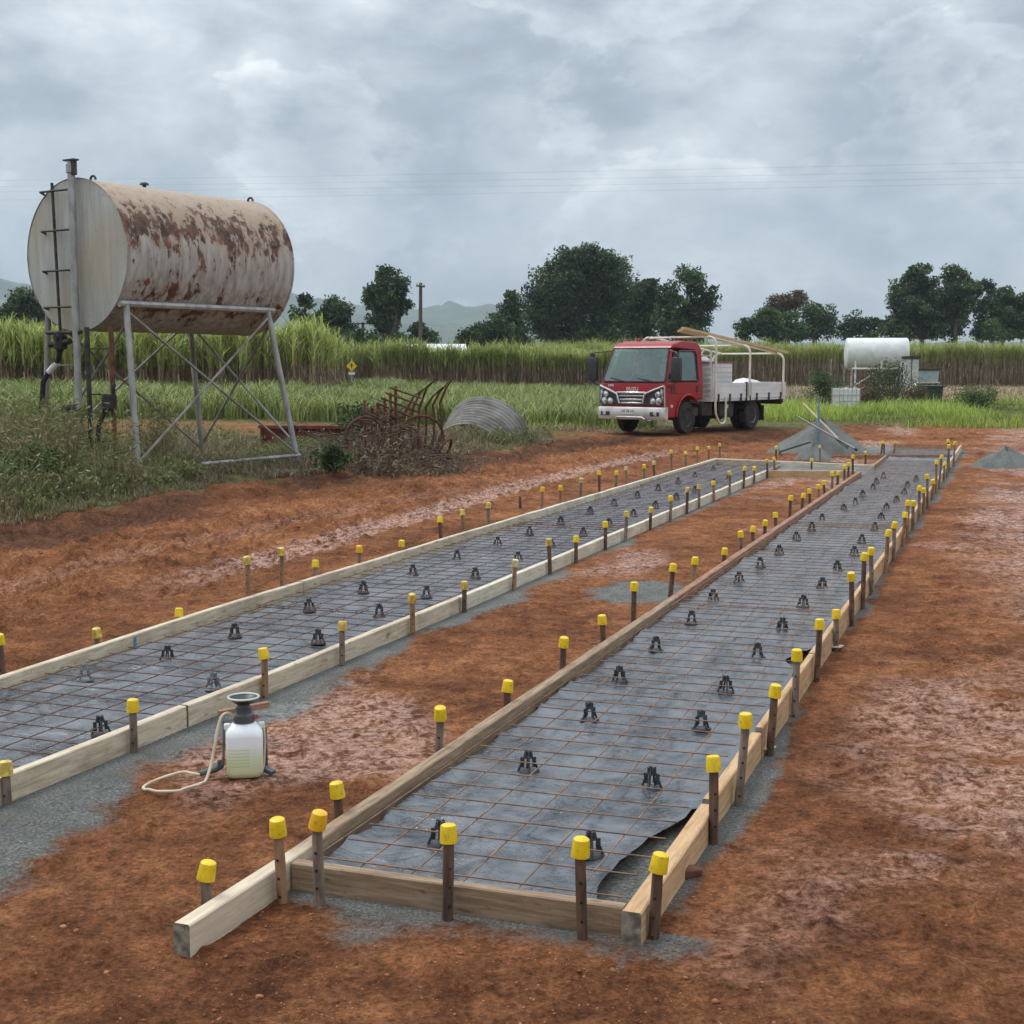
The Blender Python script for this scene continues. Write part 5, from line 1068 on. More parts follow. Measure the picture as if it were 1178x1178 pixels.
    for sd in (1, -1): c.bb(-5.5, -0.3, sd * 0.36 - .04, sd * 0.36 + .04, 0.58, 0.80)
    for x in (-2.1, -3.0, -4.6, -5.4): c.bb(x - .04, x + .04, -0.36, 0.36, 0.60, 0.76)
    c.tube([(ax, -.8, .385), (ax, .8, .385)], 0.06, 8); c.tube([(-4.28, -.8, .385), (-4.28, .8, .385)], 0.08, 8); c.tube([(-1.2, 0, .55), (-4.2, 0, .42)], 0.05, 8)
    c.lathe([(0.0, -.17), (0.14, -.1), (0.17, 0), (0.14, .1), (0, .17)], 12, Matrix.Translation((-4.28, 0, .4)))
    P(c, 'chassis', M['dark_steel'])
    for sd in (1, -1):
        wheel(root, ax, sd * 0.80, side=sd)
        wheel(root, -4.28, sd * 0.84, side=sd, dual=True); wheel(root, -4.28, sd * 0.58, side=sd, dual=True)
        mg = MB(); pts = [(-4.28 + 0.47 * math.cos(a), 0.385 + 0.45 * math.sin(a)) for a in np.linspace(0.35, math.pi - .35, 10)]
        mg.loft([[Vector((x, sd * 0.98, z)), Vector((x, sd * 0.46, z)), Vector((x, sd * 0.46, z + .012)), Vector((x, sd * 0.98, z + .012))] for x, z in pts]); P(mg, 'mudguard', M['blackplastic'])
        mf = MB(); mf.bb(-4.86, -4.845, sd * .72 - .25, sd * .72 + .25, .22, .62); P(mf, 'mudflap', M['rubber'])
    fbx = MB(); fbx.bb(-3.45, -2.72, 0.42, 0.86, 0.34, 0.72); P(fbx, 'fuel_tank_box', M['dark_steel'], bevel=.04)
    fbx = MB(); fbx.bb(-2.45, -1.95, 0.40, 0.80, 0.40, 0.74); P(fbx, 'battery_box', M['dark_steel'], bevel=.02)
    lgt = MB(); lgt.box((-3.10, 0.868, 0.62), (0.06, .01, 0.1)); P(lgt, 'side_reflector', M['white_paint'])
    # tray: floor, dropsides with ribs, posts, clips
    TX0, TX1, TW, TZ0 = -2.02, -5.95, 1.03, 0.86
    t = MB(); t.bb(TX1, TX0, -TW, TW, TZ0 - .10, TZ0); 
    T_ = P(t, 'tray_floor', M['alu'])
    def dropside(x0, x1, sd):
        m = MB(); hgt = 0.40; k = 4
        for i in range(k):
            z0 = TZ0 - .04 + i * hgt / k; m.bb(x0, x1, sd * TW - .018, sd * TW + .018, z0, z0 + hgt / k - .012)
        m.bb(x0 + .01, x1 - .01, sd * TW - .012, sd * TW + .012, TZ0 - .04, TZ0 - .04 + hgt - .012)
        d = P(m, 'dropside', M['alu']); 
        for q in (0.16, 0.5, 0.84):
            cl = MB(); xx = x0 + (x1 - x0) * q; cl.box((xx, sd * (TW + .03), TZ0 + .0), (.05, .03, .17)); cl.box((xx, sd * (TW + .028), TZ0 - .09), (.035, .03, .08)); P(cl, 'hinge_clip', M['blackplastic'], d)
    for sd in (1, -1):
        dropside(-3.72, TX0 - .02, sd); dropside(TX1 + .02, -3.98, sd)
        for x in (-3.755, -3.945): cl = MB(); cl.bb(x - .022, x + .022, sd * TW - .03, sd * TW + .035, TZ0 - .12, TZ0 + .37); P(cl, 'latch_post', M['blackplastic'])
        m = MB(); m.bb(-3.92, -3.78, sd * TW - .018, sd * TW + .02, TZ0 - .1, TZ0 + .35); P(m, 'tray_post', M['alu'])
    m = MB()
    for i in range(4): m.bb(TX1 - .018, TX1 + .018, -TW, TW, TZ0 - .04 + i * .1, TZ0 + .048 + i * .1)
    P(m, 'tailgate', M['alu'])
    m = MB(); m.bb(TX1 - .02, TX1 + .1, -TW + .1, TW - .1, .62, .74); P(m, 'rear_bar', M['dark_steel'])
    for sd in (1, -1): m = MB(); m.bb(TX1 - .03, TX1 + .03, sd * .85 - .1, sd * .85 + .1, .66, .78); P(m, 'tail_lamp', M['redrust'])
    # slatted headboard behind the cab
    m = MB()
    for i in range(8): m.bb(TX0 - .02, TX0 + .02, -.98, .98, TZ0 + .06 + i * .135, TZ0 + .10 + i * .135)
    for y in (-.98, -.5, .0, .5, .98): m.bb(TX0 - .025, TX0 - .0, y - .03, y + .03, TZ0, 2.02)
    P(m, 'headboard', M['alu'])
    # white slatted tool box on the tray
    m = MB(); m.bb(-3.20, -2.20, -.92, .92, TZ0 + .004, 1.70)
    B = P(m, 'tool_box', M['alu'])
    m = MB()
    for i in range(7): m.bb(-3.19, -2.21, .922, .935, TZ0 + .03 + i * .118, TZ0 + .03 + i * .118 + .10)
    P(m, 'box_slats', M['alu'], B); m = MB(); m.bb(-3.24, -2.16, -.95, .95, 1.70, 1.745); P(m, 'box_lid', M['boxlid'], B)
    m = MB(); m.loft([[Vector((-3.0 + .75 * k, y, z)) for y, z in ((-.5, 1.745), (.5, 1.745), (.38, 1.745 + hh), (-.38, 1.745 + hh))] for k, hh in ((0, .06), (.3, .17), (.7, .20), (1, .10))]); P(m, 'white_bundle', M['white_paint'], B, bevel=.04)
    # pipe rack: hoops either side, rails along the top, front loop reaching below the tray
    for sd in (1, -1):
        for i, x in enumerate((-2.12, -3.86, -5.72)):
            h = MB(); y = sd * (TW + .045); top = (2.37, 2.18, 1.99)[i]
            pts = [(x, y, TZ0 + .02 if i else 0.62), (x, y, top - .22)] + [(x, y - sd * .20 * (1 - math.cos(a)), top - .22 + .20 * math.sin(a)) for a in np.linspace(.2, math.pi/2, 6)] 
            h.tube(pts, 0.030, 8); P(h, 'rack_hoop', M['cream_paint'])
        h = MB(); y = sd * (TW + .045); h.tube([(-2.12, y, 0.66), (-2.14, y, 0.48), (-2.28, y, 0.26), (-2.36, y, .215), (-2.52, y, .21), (-2.62, y, .27), (-2.64, y, .40), (-2.64, y, .86)], 0.028, 8); P(h, 'step_loop', M['cream_paint'])
        h = MB(); h.tube([(-2.12, sd * .83, 2.36), (-5.72, sd * .83, 1.98)], 0.024, 8); P(h, 'rack_rail', M['cream_paint'])
    h = MB(); y = -(TW + .045); h.tube([(-3.86, y, 1.72), (-5.72, y, 1.66)], 0.024, 8); P(h, 'rack_rail', M['cream_paint'])
    h = MB(); h.tube([(-4.8, y, 1.69), (-4.8, -.84, 2.06)], 0.02, 8); P(h, 'rack_strut', M['cream_paint'])
    for x, z in ((-2.12, 2.345), (-3.86, 2.155), (-5.72, 1.965)): h = MB(); h.tube([(x, -.84, z), (x, .84, z)], 0.024, 8); P(h, 'rack_crossbar', M['cream_paint'])
    h = MB(); h.tube([(-2.10, -.2, 2.345), (-1.1, -.2, 2.30)], 0.02, 6); P(h, 'rack_bar', M['cream_paint'])
    ex = MB(); ex.lathe([(0.06, 0), (0.05, .05), (0, .06)], 10, Matrix.Translation((-1.05, -.5, 2.24))); P(ex, 'roof_beacon_base', M['red_paint'])
    # load: timber on the rack, bag on the tray (they rest on the truck, so they are things)
    mw = Matrix.Translation((f.x, f.y, gz)) @ Matrix.Rotation(rz, 4, 'Z')
    for i, (yy, y2, zz, lb, mt, th) in enumerate([(.70, .93, 2.285, 'long straw-coloured timber length on the truck rack, outermost', 'straw_wood', .10), (.52, .80, 2.285, 'long straw-coloured timber length on the truck rack, second from outside', 'straw_wood', .09), (.34, .60, 2.285, 'short brownish plank poking forward over the truck cab', 'ply', .07)]):
        xa, xb = -1.15 - .2 * i, (-6.25 if i < 2 else -4.2); zr = lambda x: 2.405 + (x + 2.12) * (.38 / 3.6) + (.02 if i else .03); a = mw @ Vector((xa, yy, zr(xa))); b = mw @ Vector((xb, y2 - .04, zr(xb))); q = empty('timber_length', (a + b) / 2, 0, None)
        d = b - a; bpy.data.objects.remove(q); m = MB(); m.box((0, 0, 0), (d.length, th, .05 if i else .07)); o = m.build('timber_length', M[mt], None, bevel=.004); o.location = (a + b) / 2; o.rotation_euler = d.to_track_quat('X', 'Z').to_euler(); tag(o, lb, 'timber', 'timber on the truck rack')
    m = MB(); m.loft([[Vector((x, y * k, z)) for y, z in ((-.35, 0), (.35, 0), (.28, hh), (0, hh * 1.15), (-.28, hh))] for x, k, hh in ((-.55, .7, .25), (-.3, 1, .37), (.1, 1, .40), (.5, .75, .22))])
    o = m.build('cement_bag', M['white_paint'], None, bevel=.06, bseg=3); o.location = mw @ Vector((-4.95, .35, TZ0 + .004)); o.rotation_euler = (0, 0, rz); tag(o, 'white bulging bag lying on the truck tray', 'bag')
M['seatcloth'] = speckled('grey_seat_cloth', (0.05, 0.05, 0.055), (0.10, 0.10, 0.11), 12, .9)
M['redpart'] = NT('dull_red_plastic').set(base=(0.25, 0.06, 0.05), rough=0.5)
M['boxlid'] = speckled('maroon_box_lid', (0.16, 0.05, 0.05), (0.25, 0.10, 0.10), 6, 0.6)
M['straw_wood'] = wood('straw_timber', (0.36, 0.25, 0.11), (0.52, 0.40, 0.20), (0.60, 0.50, 0.29), 0.15)
build_truck()

# ------------------------------------------------------------------ white tank and the things around it
def build_white_tank():
    D = 64; a = far(1008, D); gz = 0.2; k = D / FPX; cz = EYE + (HZ - 406.5) * k - gz; r = 17.3 * k; L = 68 * k
    root = empty('water_tank', (a.x, a.y, gz), R(-6), 'white cylindrical tank on a pipe stand in front of the right-hand cane', 'water tank')
    m = MB(); m.loft([[Vector((x, rr * math.cos(2*math.pi*i/36), cz + rr * math.sin(2*math.pi*i/36))) for i in range(36)] for x, rr in ((-L/2 - .06, 0.01), (-L/2 - .05, r * .6), (-L/2, r * .97), (-L/2 + .03, r), (L/2 - .03, r), (L/2, r * .97), (L/2 + .05, r * .6), (L/2 + .06, .01))]); m.build('tank_shell', M['white_paint'], root, smooth=50)
    for x in (-L/2 + .35, 0.15, L/2 - .35):
        for y in (-r * .8, r * .8): m = MB(); m.tube([(x, y * 1.15, -.1), (x, y, cz - r * .15)], 0.045, 8); m.build('stand_leg', M['white_paint'], root)
    for y in (-r * .9, r * .9): m = MB(); m.tube([(-L/2 + .2, y, cz - r * 1.02), (L/2 - .1, y, cz - r * 1.02)], 0.05, 8); m.build('stand_rail', M['white_paint'], root)
    m = MB(); m.tube([(0.15, -r * .95, cz - r), (-1.0, -r * 1.05, cz - r - .75), (-1.15, -r, .3)], 0.035, 8); m.build('brace', M['white_paint'], root)
    for x in (-L/2 + .35, .1): m = MB(); m.lathe([(.05, 0), (.05, .08), (.02, .1)], 10, Matrix.Translation((x, 0, cz + r - .01))); m.build('filler_cap', M['galv'], root)
    m = MB(); m.tube([(-L/2 - .08, -.1, cz - r * .9), (-L/2 - .1, -.1, .1)], .03, 6); m.build('drain_pipe', M['galv'], root)
    # caged tote
    D = 51; a = far(974, D); k = D / FPX; 
    root = empty('caged_tote', (a.x, a.y, .2), R(8), 'white plastic tote in a wire cage beside the bushes under the white tank', 'tote tank')
    m = MB(); m.bb(-.5, .5, -.5, .5, .16, 1.08); m.lathe([(.1, 0), (.1, .05)], 12, Matrix.Translation((0, 0, 1.08))); m.build('bottle', M['white_paint'], root, bevel=.06, bseg=3)
    m = MB()
    for i in range(6):
        q = -.52 + .208 * i
        for sgn in (-.53, .53): m.tube([(q, sgn, .12), (q, sgn, 1.1)], .012, 5); m.tube([(sgn, q, .12), (sgn, q, 1.1)], .012, 5)
    for z in (.2, .5, .8, 1.1):
        for sgn in (-.54, .54): m.tube([(-.54, sgn, z), (.54, sgn, z)], .014, 5); m.tube([(sgn, -.54, z), (sgn, .54, z)], .014, 5)
    m.build('cage', M['galv'], root); root.scale = (.76,) * 3; m = MB(); m.bb(-.56, .56, -.56, .56, 0.0, .12); m.build('pallet', M['dark_steel'], root)
    # two white columns
    for i, (x, lb) in enumerate(((1043.5, 'pale square column left of its pair, between the white tank and the pale bin'), (1052, 'pale square column right of its pair, next to the pale bin'))):
        a = far(x, 62); root = empty('column', (a.x, a.y, .2), R(5), lb, 'column', 'pair of pale columns')
        m = MB(); m.bb(-.14, .14, -.14, .14, -.1, EYE + (HZ - 413) * 62 / FPX - .2); m.build('shaft', M['galv_pale'], root, bevel=.015); m = MB(); m.bb(-.2, .2, -.18, .18, EYE + (HZ - 413) * 62 / FPX - .2, EYE + (HZ - 413) * 62 / FPX - .08); m.build('cap', M['dark_steel'], root)
    a = far(1064, 63); root = empty('skip_bin', (a.x, a.y, .2), R(5), 'pale blue-grey metal bin on a frame beside the pale columns', 'bin'); z1 = EYE + (HZ - 424) * 63 / FPX - .2
    m = MB(); m.loft([[Vector((x * q, y * q, z)) for x, y in ((-.5, -.45), (.5, -.45), (.5, .45), (-.5, .45))] for z, q in ((z1 - .62, .92), (z1 - .08, 1.0))]); m.build('bin_body', M['bluegrey'], root); m = MB(); m.bb(-.54, .54, -.5, .5, z1 - .08, z1); m.build('bin_rim', M['dark_steel'], root)
    m = MB(); [m.bb(x - .04, x + .04, y - .04, y + .04, 0, z1 - .62) for x in (-.4, .4) for y in (-.38, .38)]; m.build('bin_frame', M['dark_steel'], root)
    a = far(1072, 58); root = empty('green_bin', (a.x, a.y, .2), R(-4), 'dark green lidded bin standing in the grass right of the bushes', 'bin'); z1 = EYE + (HZ - 443.5) * 58 / FPX - .2
    m = MB(); m.loft([[Vector((x * q, y * q, z)) for x, y in ((-.42, -.36), (.42, -.36), (.42, .36), (-.42, .36))] for z, q in ((0, .86), (z1 - .06, 1.0))]); m.build('bin_body', M['greenbin'], root, bevel=.02); m = MB(); m.bb(-.5, .5, -.42, .42, z1 - .06, z1 + .02); m.build('lid', M['greenbin'], root, bevel=.02)
    b0, b1 = far(1040, 59, 453), far(1056, 60, 440); m = MB(); m.bar(b0, b1, .16, .05); m.bar(b1, b1 + Vector((1.0, .2, 0.0)), .16, .05); tag(m.build('plank_ramp', M['white_pine'], None), 'bent pale plank leaning up to the pale bin', 'plank')
M['galv_pale'] = speckled('pale_concrete', (0.42, 0.41, 0.38), (0.6, 0.59, 0.56), 6, 0.8)
M['bluegrey'] = speckled('pale_blue_grey_steel', (0.30, 0.35, 0.38), (0.46, 0.51, 0.53), 5, 0.5)
M['greenbin'] = speckled('dark_green_plastic', (0.018, 0.035, 0.028), (0.035, 0.06, 0.05), 5, 0.5)
build_white_tank()
def bush(name, px, D, w_, h_, label, leaf, seed, n=2600, size=.10, twig=True):
    g = np.random.default_rng(seed); a = far(px, D); gz = zt(a.x, a.y); root = empty(name, (a.x, a.y, gz), 0, label, 'bush', 'bushes'); P = []
    for i in range(26):
        c = np.array([g.normal(0, w_ * .38), g.normal(0, w_ * .25), h_ * g.uniform(.25, .92)]); c[2] *= 1 - .25 * min(1, (abs(c[0]) / w_) ** 2 * 2); k = n // 26; cs = g.uniform(.12, .24) * max(w_, h_)
        P.append(leaves(c + np.clip(g.normal(size=(k, 3)), -1.7, 1.7) * cs * .8, size, size * .4, np.clip(g.uniform(.1, .9) + g.normal(0, .15, k), 0, 1), g))
    v, f, t = join(P); v[:, 2] = np.maximum(v[:, 2], 0.0); np_mesh('foliage', v, f, M[leaf], root, t)
    m = MB()
    for i in range(14):
        e = Vector((g.normal(0, w_ * .3), g.normal(0, w_ * .2), h_ * g.uniform(.6, 1.0))); m.tube([(0.1 * e.x, 0.1 * e.y, -.1), e * .55 + Vector((0, 0, .1)), e], [.03, .02, .006], 5)
    m.build('stems', M['bark'], root)
bush('bush', 948, 56, .85, 1.55, 'small open bush behind the blue upright post left of the caged tote', 'leaf_mid', 31)
bush('bush', 1010, 58, 1.2, 1.65, 'reddish-brown twiggy bush under the left half of the white tank', 'leaf_red', 32, size=.09)
bush('bush', 1028, 57, 1.3, 1.7, 'grey-green bush under the right half of the white tank', 'leaf_mid', 33, size=.09)
bush('bush', 988, 53, 1.0, .8, 'low purple-brown weed clump in front of the caged tote', 'leaf_red', 34, size=.08)
bush('bush', 1048, 53, 1.2, .75, 'low purple-brown weed clump below the bent plank', 'leaf_red', 35, size=.08)
bush('bush', 1125, 52, 1.3, .75, 'low dark green clump at the right end of the bright grass', 'leaf_mid', 36, size=.09)

# ------------------------------------------------------------------ poles, wires, sign, roof
def pole(px, D, ytop, label, arm, lean=0):
    a = far(px, D); h = EYE + (HZ - ytop) / FPX * D - .2; root = empty('power_pole', (a.x, a.y, .2), 0, label, 'power pole', 'wooden power poles')
    m = MB(); m.tube([(0, 0, -.3), (lean * .5, 0, h * .5), (lean, 0, h)], [.17, .15, .12], 10); m.build('pole_shaft', M['bark'], root)
    m = MB()
    for q in arm: m.box((lean, -.12, h - q[0]), (q[1], .1, .1), Euler((0, 0, q[2])))
    m.build('crossarm', M['dark_steel'], root)
    m = MB()
    for q in arm:
        for x in (-.45, .0, .45): m.lathe([(.03, 0), (.05, .05), (.04, .12), (0, .14)], 8, Matrix.Translation((lean + q[1] * x * math.cos(q[2]), -.12 + q[1] * x * math.sin(q[2]), h - q[0] + .05)))
    m.build('insulators', M['galv'], root)
pole(483, 100, 327, 'tall wooden power pole beside the tall slender tree', [(.25, 1.3, 1.2)], .1)
pole(418, 122, 371, 'short wooden power pole left of the tall slender tree', [(.15, 2.4, .25)])
pole(1160, 118, 433, 'small stub post at the foot of the right-hand cane', [(.1, .2, 0)])
for i, (yl, yr, lb) in enumerate([(206, 189, 'topmost power line crossing the sky'), (213, 198, 'second power line from the top crossing the sky'), (219, 206, 'third power line from the top crossing the sky'), (228, 212, 'lowest power line crossing the sky')]):
    a, b = far(100, 82, yl), far(1178, 66, yr); d = b - a; a2, b2 = a - d * 1.2, b + d * .6; pts = []
    for k in range(25):
        f = k / 24; p = a2.lerp(b2, f); p.z += .5 * (2 * f - 1) ** 2 - .3; pts.append(p)
    m = MB(); m.tube(pts, 0.0045, 5); tag(m.build('power_line', M['galv'], None), lb, 'power line', 'power lines')
def sign():
    a = far(404.5, 62); k = 62 / FPX; z = EYE + (HZ - 421) * k; root = empty('road_sign', (a.x, a.y, .2), R(0), 'yellow diamond warning sign on a post in front of the cane', 'road sign')
    m = MB(); m.tube([(0, 0.03, -.2), (0, 0.03, z + .15)], .03, 8); m.build('sign_post', M['galv'], root)
    s_ = 6.2 * k * 1.0; m = MB(); m.loft([[Vector((x * s_, y, z - .2 + q * s_)) for x, q in ((0, -1), (1, 0), (0, 1), (-1, 0))] for y in (-.01, .01)]); pl = m.build('sign_plate', M['signyellow'], root)
    m = MB(); m.box((0, -.014, z - .22), (.03, .004, .17)); m.box((0, -.014, z - .19), (.15, .004, .03)); m.loft([[Vector((x, y, z - .2 + q)) for x, q in ((-.06, .06), (.06, .06), (0, .14))] for y in (-.016, -.012)]); m.build('sign_symbol', M['blackplastic'], pl)
    m = MB(); m.box((0, -.0, z - .2 - 8.5 * k), (.28, .012, .12)); m.build('supplementary_plate', M['white_paint'], root)
M['signyellow'] = NT('sign_yellow').set(base=(0.80, 0.52, 0.02), rough=0.45)
sign()
def shed():
    D = 105; a = far(501, D); k = D / FPX; root = empty('shed', (a.x, a.y, .2), R(4), 'long low white-roofed shed behind the cane beside the power pole', 'shed'); L = 74 * k; z1 = EYE + (HZ - 397) * k - .2
    m = MB(); m.bb(-L/2 + .2, L/2 - .2, 0, 7, -.1, z1 - .75); m.build('walls', M['galv_pale'], root)
    m = MB(); m.prism([(-.3, z1 - .75), (3.5, z1 + .12), (7.3, z1 - .75), (7.3, z1 - .83), (3.5, z1 + .04), (-.3, z1 - .83)], -L/2, L/2, plane='yz'); m.build('roof', M['white_paint'], root)
    m = MB(); [m.bb(x - .5, x + .5, -.02, .02, z1 - 1.6, z1 - 1.0) for x in (-1.5, 1.2)]; m.build('window', M['glass'], root)
shed()

# ------------------------------------------------------------------ gravel heaps and tools
def heap(px, yb, wpx, hpx, label, seed, flat=1.0):
    a = at(px, yb, 0.03); k = a.y / FPX; r = wpx * k / 2; h = hpx * k * 1.08; g = np.random.default_rng(seed); n = 90
    A = np.linspace(0, 2 * math.pi, n, endpoint=False); RR = np.linspace(0, 1, 40); aa, rr = np.meshgrid(A, RR, indexing='ij')
    x = np.cos(aa) * rr * r * (1 + .18 * np.sin(aa * 2 + seed)); y = np.sin(aa) * rr * r * .8
    z = h * np.clip(1 - np.sqrt((rr * (1.02 + .07 * np.sin(aa * 5 + seed) + .05 * np.sin(aa * 9 + 2 * seed))) ** 2 + .028) + .1 * 0, 0, 1) * (1 + .1 * np.sin(aa * 3 + 2)) + (fbm(x * 2.2 + seed, y * 2.2, 4, seed) - .5) * .20 * h / .8 * (1 - rr) * sstep(0, .25, rr) + (fbm(x * 12, y * 12, 3, seed + 2) - .5) * .035 * sstep(0, .12, rr) - .05 * rr ** 4
    idx = np.arange(n * 40).reshape(n, 40); nx = np.roll(idx, -1, 0); F = np.stack([idx[:, :-1], idx[:, 1:], nx[:, 1:], nx[:, :-1]], -1).reshape(-1, 4)
    o = np_mesh('gravel_heap', np.stack([x, y, z], -1).reshape(-1, 3), F, M['gravel'], smooth=True); o.location = (a.x, a.y, .0); return tag(o, label, 'gravel heap', 'heaps of crusher dust')
n_ = NT('grey_crusher_dust'); P_ = n_.coord('Object'); f1 = n_.noise(P_, 3, 5, .6); f2 = n_.noise(P_, 45, 4, .7)
n_.set(base=n_.mix(.5, n_.ramp(f1, [(.35, (.105, .108, .10)), (.65, (.205, .208, .195))]), n_.ramp(f2, [(.3, (.06, .065, .065)), (.7, (.26, .27, .265))])), rough=.95, spec=.2); n_.bump(f2, .8, .02); M['gravel'] = n_.m
heap(944, 519, 112, 40, 'larger grey gravel heap with tools stuck in it beyond the forms', 3)
heap(935, 527, 60, 18, 'low grey gravel mound spilling in front of the larger heap', 5)
heap(1156, 535, 78, 24, 'small grey gravel heap alone on the right', 7)
def tool(a, b, r, mat, label, name='tool_handle', head=None):
    d = Vector(b) - Vector(a); root = empty(name, a, 0, label, 'tool', 'tools left on the gravel'); q = d.to_track_quat('Z', 'Y'); root.rotation_mode = 'QUATERNION'; root.rotation_quaternion = q
    m = MB(); m.tube([(0, 0, 0), (0, 0, d.length)], r, 8); m.build('handle', M[mat], root)
    m = MB()
    if head == 'shovel': m.loft([[Vector((x, y, z)) for x, y in ((-w_, 0), (0, .02), (w_, 0), (0, -.012))] for z, w_ in ((.02, .03), (-.05, .10), (-.25, .11), (-.34, .02))])
    elif head == 'rake': m.box((0, 0, -.02), (.6, .03, .04)); [m.box((x, .04, -.02), (.008, .08, .008)) for x in np.linspace(-.28, .28, 12)]
    else: m.lathe([(r * 1.4, -.02), (r * 1.4, .05)], 10)
    m.build('head', M['dark_steel'], root); return root
M['bluepost'] = speckled('blue_grey_paint', (0.07, 0.13, 0.16), (0.16, 0.24, 0.28), 6, .5)
tool(far(943, 29.2, 518), far(943, 29.5, 456), .026, 'bluepost', 'blue-grey upright post planted in the larger gravel heap', 'post')
tool(far(988, 28.9, 517), far(917, 29.3, 478), .020, 'galv', 'long pale screed pipe leaning across the larger gravel heap', 'screed_pipe')
tool(far(966, 29.1, 504), far(925, 29.9, 464), .022, 'pine', 'thin straw-coloured shovel handle leaning behind the blue post', 'shovel', 'shovel')
tool(far(900, 29.0, 519), far(934, 28.9, 508), .018, 'dark_steel', 'dark rake lying on the left slope of the larger gravel heap', 'rake', 'rake')

# ------------------------------------------------------------------ garden sprayer between the forms
def build_sprayer():
    p = at(282, 896, 0.0); z0 = float(terrain(np.array([p.x]), np.array([p.y]))[0]); root = empty('pump_sprayer', (p.x, p.y, z0 + 0.004), R(12), 'white plastic pump sprayer with dark pump top and cream hose on red soil', 'sprayer')
    n = NT('translucent_white_bottle'); sep = n.N.new('ShaderNodeSeparateXYZ'); P = n.coord('Object'); n.link(P, sep.inputs[0])
    c = n.ramp(sep.outputs['Z'], [(0.0, (0.60, 0.62, 0.36)), (0.10, (0.70, 0.72, 0.52)), (0.145, (0.76, 0.78, 0.70)), (0.155, (0.82, 0.83, 0.84))])
    lines = n.math('MULTIPLY', n.math('GREATER_THAN', n.math('FRACT', n.math('MULTIPLY', sep.outputs['Z'], 62)), 0.66), n.math('MULTIPLY', n.math('LESS_THAN', sep.outputs['Z'], 0.15), n.math('GREATER_THAN', sep.outputs['Z'], 0.055)))
    lines = n.math('MULTIPLY', lines, n.math('LESS_THAN', sep.outputs['X'], 0.02))
    c = n.mix(n.math('MULTIPLY', lines, 0.45), c, (0.30, 0.52, 0.14)); n.set(base=c, rough=0.35, sub=0.15)
    m = MB(); rings = []
    for z, hw, hd, r in ((0.0, .066, .062, .03), (.008, .076, .072, .035), (.03, .080, .076, .035), (.20, .082, .078, .035), (.225, .080, .076, .04), (.245, .066, .062, .05), (.262, .042, .042, .042), (.275, .034, .034, .034)):
        rg = []
        for q, (sx, sy) in enumerate(((1, 1), (-1, 1), (-1, -1), (1, -1))):
            for a in np.linspace(0, math.pi / 2, 5): an = q * math.pi / 2 + a; rg.append(Vector((sx * (hw - r) + r * math.cos(an), sy * (hd - r) + r * math.sin(an), z)))
        rings.append(rg)
    m.loft(rings); b = m.build('bottle', n.m, root, smooth=60)
    m = MB()
    for x in (-.074, .076): m.box((x, 0, .243), (.03, .03, .03))
    m.build('shoulder_lug', M['white_paint'], root, bevel=.006)
    m = MB(); m.lathe([(.046, .262), (.048, .266), (.048, .300), (.043, .306), (.036, .310), (.036, .335), (.030, .340), (.026, .352)], 24); m.build('pump_collar', M['greyplastic_dark'], root)
    m = MB(); m.lathe([(.026, .350), (.040, .358), (.064, .380), (.070, .384), (.066, .386), (.040, .366), (.02, .362), (0, .362)], 28); m.build('pump_handle', M['darkgreen'], root)
    m = MB(); m.tube(arc((0, 0, .386), .068, 0, 2 * math.pi, 32, (1, 0, 0), (0, 1, 0)), .0055, 8, cap=False); m.build('handle_rim', M['silver'], root)
    m = MB(); m.lathe([(.010, 0), (.010, .02), (0, .022)], 10, Matrix.Translation((.045, -.02, .285)) @ Matrix.Rotation(R(60), 4, 'Y')); m.build('relief_valve', M['redplastic'], root)
    m = MB(); pts = [(-.036, -.01, .285), (-.05, -.02, .305), (-.075, -.03, .318), (-.10, -.04, .30), (-.118, -.06, .24), (-.135, -.09, .15), (-.155, -.13, .07), (-.18, -.17, .022), (-.22, -.205, .010), (-.30, -.22, .010), (-.39, -.205, .011), (-.435, -.16, .012), (-.42, -.10, .013), (-.37, -.03, .014), (-.30, .03, .016), (-.26, .03, .02), (-.23, .005, .018), (-.19, -.03, .02)]
    sp = []
    for i in range(len(pts) - 1):
        p0, p1, p2, p3 = [Vector(pts[max(0, min(len(pts) - 1, i + q))]) for q in (-1, 0, 1, 2)]
        for k in range(5): t = k / 5; sp.append(.5 * ((2 * p1) + (p2 - p0) * t + (2 * p0 - 5 * p1 + 4 * p2 - p3) * t * t + (3 * p1 - p0 - 3 * p2 + p3) * t ** 3))
    cr, sr = math.cos(R(12)), math.sin(R(12))
    for q in sp:
        if q.z < .06: q.z += max(0, float(terrain(np.array([p.x + q.x * cr - q.y * sr]), np.array([p.y + q.x * sr + q.y * cr]))[0]) - z0 + .004)
    m.tube(sp, .0068, 8); m.build('hose', M['hose'], root)
    m = MB(); m.tube([(-.20, -.02, .022), (-.13, .02, .03), (-.10, .04, .04)], [.013, .018, .014], 10); m.box((-.11, .02, .056), (.02, .012, .035)); m.build('spray_gun', M['greyplastic_dark'], root)
    m = MB(); m.tube([(-.095, .045, .035), (-.09, .085, .15), (-.088, .09, .25)], .006, 8); m.build('lance', M['greyplastic_dark'], root)
    m = MB(); m.tube([(.088, -.01, .245), (.092, -.02, .16), (.085, -.03, .06), (.075, -.04, .02)], .005, 6); m.build('strap_cord', M['hose'], root)
    m = MB(); m.bar((.086, .03, .22), (.088, .02, .03), .03, .006); m.bar((.088, .01, .02), (.125, -.02, .006), .035, .02); m.build('strap', M['greyplastic_dark'], root)
M['darkgreen'] = speckled('dark_green_funnel', (0.01, 0.022, 0.012), (0.03, 0.05, 0.03), 20, 0.4)
M['redplastic'] = NT('red_plastic').set(base=(0.35, 0.06, 0.05), rough=0.5)
